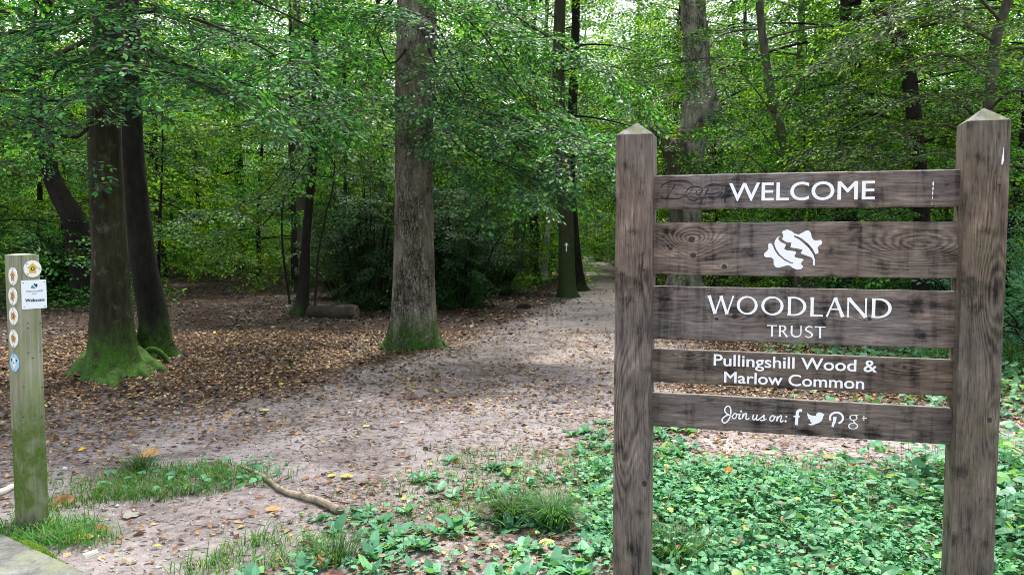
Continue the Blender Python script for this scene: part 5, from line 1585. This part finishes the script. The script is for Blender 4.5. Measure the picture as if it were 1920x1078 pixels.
# pale dribble on the right post
LD = Let()
def post_pt(px, py):
    p = sl_(px, py, FY); return p - np.array([r0, 0])
LD.stroke([post_pt(1881.5, 276), post_pt(1881, 290), post_pt(1880, 301), post_pt(1878.5, 309)], np.array([.4, 2.2, 4.0, 2.0]) * .0018)
fin(LD, 'bird_dropping', post_right, PAINT)

# ------------------------------------------------------------------ the waymarker post
corner = on_ground(48.5, 999)
WPHI = R(55)
wx = np.array([math.cos(WPHI), math.sin(WPHI), 0]); wy = np.array([-math.sin(WPHI), math.cos(WPHI), 0])
C0 = np.array([corner[0], corner[1], 0])
WP = thing('waymarker_post', 'square green-stained wooden waymarker post with round discs, left edge of the path', 'post', tuple(C0), WPHI)
def wp_mat():
    k = NT('algae_stained_softwood')
    co = k.coord()
    X, Y, Z = k.xyz(co)
    g = k.noise(k.vmul(co, (60, 60, 2.2)), 1.0, 5, .65)
    g2 = k.noise(k.vmul(co, (18, 18, 2.5)), 1.2, 4, .6)
    col = k.ramp(k.m('ADD', k.m('MULTIPLY', g, .5), k.m('MULTIPLY', g2, .5)), [(.32, (.10, .105, .066)), (.5, (.225, .225, .155)), (.68, (.36, .355, .265))])
    al = k.mapr(k.noise(k.vmul(co, (7, 7, 1.6)), 2.2, 5, .65), .42, .66)
    col = k.mix(k.m('MULTIPLY', al, .45), col, (.19, .25, .085))
    nz = k.noise(k.vmul(co, (9, 9, 3)), 1.6, 5, .65)
    zz = k.m('MULTIPLY_ADD', k.m('SUBTRACT', nz, .5), .45, Z)
    up = k.mapr(zz, .80, .48)
    lo = k.mapr(zz, .04, .17)
    mf = k.m('MULTIPLY', up, lo)
    moss = k.ramp(k.noise(co, 45, 4, .7), [(.3, (.035, .07, .010)), (.7, (.10, .16, .022))])
    col = k.mix(k.m('MULTIPLY', mf, k.mapr(k.noise(k.vadd(co, (3, 3, 3)), 8, 4, .6), .32, .55, .35, .95)), col, moss)
    dirt = k.mapr(zz, .15, .02)
    col = k.mix(k.m('MULTIPLY', dirt, .85), col, (.075, .062, .048))
    return k.done(k.bsdf(col, .85, g, .003, 1.0, .15))
WPM = wp_mat()
ww = .118
ztop = 0
for _ in (0,):
    d = ray(39, 478); t = np.dot(C0 - EYE, np.array([0, 1, 0])) / d[1]
    ztop = float((EYE + d * t)[2])
ztop = max(ztop, 1.2)
WTOP = plain('pale_cut_top', (.52, .53, .47), .8, .2, .2)
pm = post_mesh('shaft', ww, ww, -.3, ztop, .004, [WPM, WTOP], c=.003, wob=.0008, seed=9)
link('shaft', pm, WP)

def on_face(px, py, face):          # local (u, z) on the front (right-hand) or left face of the post
    d = ray(px, py)
    nrm, ax = (wy, wx) if face == 'front' else (wx, wy)
    t = np.dot(C0 - EYE, nrm) / np.dot(d, nrm)
    p = EYE + d * t - C0
    return np.dot(p, ax), p[2]

def face_xyz(u, z, face, off):
    return (u, -off, z) if face == 'front' else (-off, u, z)

DISCW = plain('disc_white', (.72, .73, .70), .45, .4, .12, 70)
DISCB = plain('disc_blue', (.30, .55, .72), .45, .4, .2, 60)
YEL = plain('arrow_yellow', (.62, .40, .025), .5, .3, .1)
OCH = plain('arrow_ochre', (.50, .26, .03), .5, .3, .15)
DARKI = plain('disc_dark', (.03, .03, .04), .5, .3)
NAVY = plain('plaque_navy', (.012, .022, .085), .5, .3)
TEAL = plain('plaque_teal', (.03, .27, .17), .5, .3)
PURP = plain('plaque_purple', (.09, .03, .09), .5, .3)
PLQ = plain('plaque_white', (.70, .75, .78), .4, .4, .05)
STEEL = plain('screw_head', (.18, .19, .24), .4, .5)

def flat(buf, pts, face, off, m=0):
    tri = [tuple(t) for t in tessellate_polygon([[Vector((p[0], p[1], 0)) for p in pts]])]
    buf.add([face_xyz(p[0], p[1], face, off) for p in pts], None, tri, m)

def circle(c, r_, n=28, sx=1.0):
    th = np.linspace(0, 2 * math.pi, n, endpoint=False)
    return [(c[0] + r_ * sx * math.cos(a), c[1] + r_ * math.sin(a)) for a in th]

def plate(pts, face, th_, base):
    b = Buf()
    n = len(pts)
    flat(b, pts, face, th_)
    v = [face_xyz(p[0], p[1], face, .0) for p in pts] + [face_xyz(p[0], p[1], face, th_) for p in pts]
    b.add(v, [(i, (i + 1) % n, n + (i + 1) % n, n + i) for i in range(n)])
    return b

def disc(px, py, face, rad, kind, lab, ang=0.0):
    u, z = on_face(px, py, face)
    root = link('waymark_disc', plate(circle((u, z), rad), face, .004, 0).mesh('waymark_disc', [DISCB if kind == 'blue' else DISCW]), WP)
    root['label'] = lab
    ar_ = [(-.38, -.52), (.38, -.52), (.38, .06), (.68, .06), (0, .68), (-.68, .06), (-.38, .06)]
    ca, sa = math.cos(ang), math.sin(ang)
    if kind != 'blue':
        P = [(u + (x * ca - y * sa) * rad, z + (x * sa + y * ca) * rad) for x, y in ar_]
        b = Buf(); flat(b, P, face, .0046)
        link('arrow', b.mesh('arrow', [YEL if kind == 'yellow' else OCH]), root)
        b = Buf(); flat(b, circle((u, z), rad * .23, 18), face, .0052); flat(b, circle((u, z), rad * .10, 12), face, .0058, 1)
        link('centre_badge', b.mesh('centre_badge', [DARKI, DISCW]), root)
    else:
        b = Buf(); flat(b, circle((u, z), rad * .62, 24, .62), face, .0046)
        flat(b, circle((u - rad * .60, z + rad * .32), rad * .15, 10), face, .0052, 1); flat(b, circle((u + rad * .60, z + rad * .30), rad * .17, 10), face, .0052, 1)
        flat(b, circle((u + rad * .05, z), rad * .12, 10), face, .0052, 1)
        link('centre_badge', b.mesh('centre_badge', [DISCW, NAVY]), root)
    b = Buf()
    for sx, sz in ((-.62, .60), (.78, -.02), (-.55, -.62)) if face == 'front' else ((0, .82), (.02, -.82)):
        flat(b, circle((u + sx * rad, z + sz * rad), rad * .085, 10), face, .0056)
    link('screw', b.mesh('screw', [STEEL]), root)

disc(60.5, 504.0, 'front', .044, 'yellow', 'large white disc with a bright yellow upward arrow on the broad face')
disc(25.2, 518, 'left', .046, 'ochre', 'topmost narrow disc with an ochre arrow')
disc(25.0, 555.5, 'left', .046, 'ochre', 'second disc down, ochre arrow tilted', .35)
disc(26.0, 592.5, 'left', .046, 'ochre', 'third disc down, ochre arrow pointing sideways', 1.5)
disc(26.6, 634.5, 'left', .046, 'ochre', 'fourth disc down with a small ochre arrow', -1.2)
disc(28.2, 680, 'left', .046, 'blue', 'lowest disc, pale blue')
u0, zt = on_face(38.5, 526, 'front'); u1, zb = on_face(87.5, 577, 'front')
u0 = max(u0, -.002); u1 = u0 + (u1 - u0)
c_ = .003
pq = link('plaque', plate([(u0 + c_, zb), (u1 - c_, zb), (u1, zb + c_), (u1, zt - c_), (u1 - c_, zt), (u0 + c_, zt), (u0, zt - c_), (u0, zb + c_)], 'front', .005, 0).mesh('plaque', [PLQ]), WP)
W_, H_ = u1 - u0, zt - zb
class FLet(Let): pass
def wtext(s, xa, xb, zc, cap, off, mat, nm):
    l = Let(); text_into(l, s, u0 + xa * W_, u0 + xb * W_, zb + zc * H_, cap * H_, off * 4)
    o = link(nm, l.b.mesh(nm, [mat]), pq, (0, -.0048, 0))
wtext('WOODLAND', .18, .86, .585, .062, .0, PURP, 'lettering')
wtext('TRUST', .41, .62, .505, .038, .0, PURP, 'lettering')
wtext('Welcome', .14, .90, .25, .115, .012, NAVY, 'lettering')
b = Buf()
lf = lambda pts: [(u0 + x * W_, zb + y * H_) for x, y in pts]
flat(b, lf([(.37, .74), (.40, .79), (.45, .83), (.47, .80), (.50, .77), (.53, .75), (.56, .71), (.52, .70), (.46, .72), (.41, .71)]), 'front', .0056, 0)
flat(b, lf([(.48, .86), (.53, .88), (.56, .85), (.60, .87), (.64, .84), (.66, .80), (.62, .79), (.63, .74), (.59, .75), (.55, .78), (.52, .81)]), 'front', .0058, 1)
link('leaf_emblem', b.mesh('leaf_emblem', [TEAL, NAVY]), pq)
for sx, sz in ((.08, .91), (.92, .91), (.08, .07), (.92, .07)):
    b = Buf(); flat(b, circle((u0 + sx * W_, zb + sz * H_), .0032, 10), 'front', .0058)
    link('screw', b.mesh('screw', [STEEL]), pq)
b = Buf()
for px, py in ((52.5, 606), (76, 606), (52, 615.5), (79, 613), (53, 661), (75, 659), (61, 671), (44, 726), (79, 726), (43, 782), (78, 782)):
    u, z = on_face(px, py, 'front')
    flat(b, [(u - .006, z - .002), (u + .005, z - .0025), (u + .006, z + .002), (u - .004, z + .0025)], 'front', .0012)
link('nail_hole', b.mesh('nail_hole', [DARKI]), WP)['kind'] = 'stuff'

# ------------------------------------------------------------------ things lying on the ground
STICK = bark_mat('dead_branch_bark', (.10, .075, .05), (.36, .30, .21), zs=(1, 1, 1), scale=22, lichen=((.17, .18, .10), 9, .6), bump=.006)
WOODCUT = plain('torn_wood', (.12, .08, .055), .85, .2, .4, 60)
pts = [on_ground(*p) for p in ((452, 884), (490, 896), (530, 922), (570, 938), (605, 948), (640, 966))]
base = base_of(pts[2])
st = thing('fallen_branch', 'crooked bare stick lying on the path between the grass patch and the weeds', 'branch', base)
q = []
for i, p in enumerate(pts):
    q.append([p[0], p[1], float(gz(p[0], p[1])[0]) + [.030, .022, .021, .024, .024, .026][i]])
b = Buf(); P = catmull(q, 44)
tube(b, P, np.interp(np.linspace(0, 1, 44), [0, .2, .5, .8, .95, 1], [.009, .014, .017, .021, .023, .018]), 16, 0, bump=.30, seed=5)
for k_, dd, L_ in ((14, (.03, .05, .035), 1), (27, (-.04, .03, .04), 1)):
    tube(b, [P[k_], P[k_] + np.array(dd) * .6, P[k_] + np.array(dd)], [.014, .010, .007], 7, 0, bump=.2)
link('stem', b.mesh('stem', [STICK], True, off=base), st)
b = Buf(); tube(b, [P[-2], P[-1], P[-1] + (P[-1] - P[-3]) * .6], [.027, .022, .006], 9, 0, bump=.5, seed=8)
link('broken_end', b.mesh('broken_end', [WOODCUT], off=base), st)

LOGM = bark_mat('log_bark', (.016, .013, .010), (.060, .048, .034), zs=(.4, 1, 1), scale=16, lichen=((.15, .12, .07), 3.5, .6), bump=.015)
a, c = at(578, 590, 15.2), at(668, 592, 15.0)
a[2] = float(gz(a[0], a[1])[0]) + .11; c[2] = float(gz(c[0], c[1])[0]) + .13
b = Buf(); b0 = base_of((a + c) / 2)
tube(b, catmull([a, a * .6 + c * .4 + np.array([0, 0, -.01]), c], 30), np.interp(np.linspace(0, 1, 30), [0, .04, .5, .96, 1], [.10, .12, .13, .145, .12]), 18, 0, bump=.12, seed=4)
lg = thing('fallen_log', 'short fallen log at the foot of the slim nearly black tree', 'log', b0)
link('log_body', b.mesh('log_body', [LOGM], True, off=b0), lg)
b = Buf(); e_ = unit(c - a)
tube(b, [c + e_ * .001, c + e_ * .02, c + e_ * .012], [.125, .115, .03], 18, 0, bump=.06)
link('cut_end', b.mesh('cut_end', [WOODCUT], off=b0), lg)

def rock(name, label, cat, px, py, sx, sy, sz, mat, seed, rz=0.0):
    p = base_of(on_ground(px, py))
    b = Buf()
    n, m = 10, 16
    V = []
    for i in range(n + 1):
        ph = -math.pi / 2 + math.pi * i / n
        for j in range(m):
            t = 2 * math.pi * j / m
            d = np.array([math.cos(ph) * math.cos(t), math.cos(ph) * math.sin(t), math.sin(ph)])
            k = 1 + .35 * fbm((d * 1.7 + seed)[None], 3, seed)[0]
            V.append(d * k * np.array([sx, sy, sz]) + np.array([0, 0, sz * .55]))
    q = [(i * m + j, i * m + (j + 1) % m, (i + 1) * m + (j + 1) % m, (i + 1) * m + j) for i in range(n) for j in range(m)]
    b.add(V, q)
    return tag(link(name, b.mesh(name, [mat], True), None, p, rz), label, cat)
rock('clod', 'dark lump lying on the leaf litter left of the path, below the slim straight trunk', 'clod', 983, 578, .16, .10, .07, plain('dark_clod', (.018, .015, .013), .9, .1, .4, 30), 3)
PALE = plain('pale_chip', (.62, .60, .50), .8, .2, .25, 60)
def chip(name, label, cat, px, py, l, w, h, rz, mat, seed):
    p = base_of(on_ground(px, py)); r = np.random.default_rng(seed)
    prof = [(-.5, -.42), (.35, -.5), (.5, -.1), (.42, .45), (-.3, .5), (-.5, .15)]
    V = [(x * l + r.normal(0, .03) * l, y * w, 0) for x, y in prof] + [(x * l * .9, y * w * .85, h * r.uniform(.7, 1.1)) for x, y in prof]
    b = Buf(); b.add(V, [(i, (i + 1) % 6, 6 + (i + 1) % 6, 6 + i) for i in range(6)], [(6, 6 + k, 7 + k) for k in range(1, 5)] + [(0, k + 1, k) for k in range(1, 5)])
    tag(link(name, b.mesh(name, [mat]), None, p, rz), label, cat)
chip('wood_chip', 'pale flat wood chip on the path right of the stone kerb', 'wood chip', 169, 1036, .085, .035, .014, 1.15, PALE, 1)
chip('white_stone', 'small white stone at the right end of the stone kerb', 'stone', 135, 1068, .045, .022, .016, .5, plain('white_stone', (.7, .72, .74), .7), 2)
chip('flint', 'whitish pebble lying alone on the bare path behind the grass patch', 'stone', 122, 880, .03, .02, .014, .2, plain('flint', (.62, .65, .72), .6), 3)
pts = [on_ground(-60, 926), on_ground(-5, 925), on_ground(25, 915)]
b0 = base_of(pts[1]); b = Buf()
tube(b, catmull([np.array([p[0], p[1], float(gz(p[0], p[1])[0]) + .018]) for p in pts], 20), np.linspace(.026, .018, 20), 10, 0, bump=.15)
tag(link('peeled_stick', b.mesh('peeled_stick', [plain('peeled_wood', (.60, .55, .44), .75, .2, .2, 30)], True, off=b0), None, b0), 'pale peeled stick poking in behind the waymarker post', 'stick')

# stone kerb at the lower left corner
def kerb_mat():
    k = NT('old_concrete')
    co = k.coord()
    n = k.noise(co, 9, 6, .65); n2 = k.noise(co, 60, 4, .7)
    col = k.ramp(k.m('MULTIPLY_ADD', n2, .4, k.m('MULTIPLY', n, .6)), [(.36, (.055, .055, .048)), (.5, (.12, .118, .104)), (.64, (.21, .21, .195))])
    col = k.mix(k.mapr(k.noise(co, 5, 5, .6), .52, .66, 0, .7), col, (.17, .19, .10))
    return k.done(k.bsdf(col, .9, n2, .004, 1.0, .2))
kp = [on_ground(0, 1018), on_ground(60, 1045), on_ground(128, 1078)]
e_ = unit((kp[2] - kp[0]) * np.array([1, 1, 0])); nrm = np.array([e_[1], -e_[0], 0])   # nrm points to the viewer
if nrm[1] > 0: nrm = -nrm
b = Buf()
prof = [(0, -.2), (0, .045), (.012, .058), (.30, .062), (.31, .05), (.31, -.2)]
N_ = 60
V = []
for i in range(N_):
    s = -1.3 + 2.3 * i / (N_ - 1)
    for (o, z) in prof:
        p = kp[1] + e_ * s + nrm * o
        w = fbm(np.array([[s * 9, o * 20, z * 9]]), 3, 6)[0] * .010
        V.append((p[0] + nrm[0] * w, p[1] + nrm[1] * w, z + (.4 * w if z > 0 else 0)))
q = [(i * 6 + j, (i + 1) * 6 + j, (i + 1) * 6 + j + 1, i * 6 + j + 1) for i in range(N_ - 1) for j in range(5)]
b.add(V, q)
b0 = np.array([kp[1][0], kp[1][1], 0])
tag(link('kerb', b.mesh('kerb', [kerb_mat()], off=b0), None, b0), 'weathered stone kerb edge in the bottom left corner', 'kerb', kind='structure')
# moss cushions on the kerb edge
r = np.random.default_rng(71)
n = 1500; s = np.clip(r.normal(.02, .10, n), -.2, .3); o = np.abs(r.normal(0, .022, n)) - .02
P = kp[1] + e_ * s[:, None] + nrm * o[:, None]
b = Buf(); blades(b, P[:, 0], P[:, 1], r, .008, .018, .002, .5, .052)
tag(link('moss', b.mesh('moss', [leaf_mat('moss_tip', [(0, (.08, .17, .02)), (1, (.20, .32, .04))], .3, .7)])), 'strip of bright green moss along the kerb edge', 'moss', kind='stuff')

# fallen leaves one can pick out
def fallen_leaf(label, px, py, L, col, rz, tilt=(0, 0), lobed=False, curl=.15, lift=.006, wid=1.0):
    p = base_of(on_ground(px, py)); p[2] += lift
    T = (LOBED if lobed else OVAL).copy(); F = LOBF if lobed else OVALF
    T[:, 0] -= .5; T[:, 1] *= 1.15 * wid
    T[:, 2] = curl * (np.abs(T[:, 1]) * 1.3 + (T[:, 0] * 1.1) ** 2) + .02
    b = Buf(); b.add(T * L, None, F)
    k = NT('fallen_leaf_colour'); co = k.coord()
    n_ = k.noise(co, 45, 4, .6)
    c = k.ramp(n_, [(.3, tuple(x * .6 for x in col)), (.6, col), (.8, tuple(min(1, x * 1.25) for x in col))])
    m = k.done(k.bsdf(c, .6, n_, .002, 1, .3))
    o = tag(link('fallen_leaf', b.mesh('fallen_leaf', [m]), None, p), label, 'leaf')
    o.rotation_euler = (tilt[0], tilt[1], rz)
BRN, ORG, YLW, PAL, GRN = (.20, .09, .04), (.42, .14, .035), (.48, .33, .05), (.36, .34, .27), (.10, .22, .05)
for args in (('orange leaf caught on top of the leafy bed under the sign', 1368, 915, .075, (.75, .20, .01), .4, (.75, 0), False, .2, .10, 1.3),
             ('curled tan leaf at the back edge of the grass patch by the stick', 283, 862, .15, (.42, .24, .08), .25, (.35, -.15), False, .45, .012),
             ('pale grey lobed leaf on the bare ground in front of the grass patch', 247, 965, .09, (.24, .225, .18), .3, (.1, 0), True, .12),
             ('red-brown leaf standing on edge right of the kerb grass', 190, 990, .085, (.34, .08, .03), 1.0, (.5, .2), False, .4),
             ('yellow-orange leaf right of the kerb grass', 159, 1008, .085, (.60, .32, .07), .4, (.2, .1), False, .35),
             ('big folded brown leaf against the right side of the waymarker post', 119, 945, .13, (.36, .17, .08), .8, (.6, -.2), False, .5),
             ('orange leaf lying close by the middle of the fallen stick', 511, 955, .09, (.50, .22, .06), .3, (.15, 0), False, .3),
             ('small yellow leaf on the bare path right of the stick', 622, 895, .07, YLW, 1.2, (.1, 0), False, .25),
             ('olive yellow leaf lying right of the thick end of the stick', 650, 897, .09, (.36, .32, .06), .1, (.1, 0), False, .3),
             ('bright yellow leaf at the front edge of the weeds on the path', 806, 874, .05, (.62, .44, .02), .9, (.2, 0), False, .3),
             ('dark brown leaf alone on the pale middle of the path', 741, 801, .09, (.13, .05, .02), .1, (.1, 0), False, .3),
             ('lime green leaf alone on the pale middle of the path', 687, 802, .07, (.35, .48, .12), .6, (.1, 0), False, .2),
             ('yellow-green leaf on the path behind the grass patch', 497, 771, .09, (.42, .46, .10), .2, (.1, 0), False, .2),
             ('curled brown leaf in front of the weeds left of the dark tufts', 830, 995, .11, BRN, .5, (.3, 0), False, .5),
             ('yellow leaf among the weeds in front of the right dark tuft', 1025, 1023, .085, (.52, .45, .08), .3, (.2, 0), False, .3),
             ('russet leaf at the bottom edge below the stick', 615, 1054, .10, (.40, .13, .04), 1.1, (.4, 0), True, .3),
             ('yellow leaf on the side path under the lowest board', 1443, 852, .09, (.62, .45, .12), .2, (.1, 0), False, .3),
             ('orange-brown leaf on the side path right of the yellow one', 1552, 860, .10, (.45, .22, .07), .5, (.2, 0), False, .4)):
    fallen_leaf(*args)
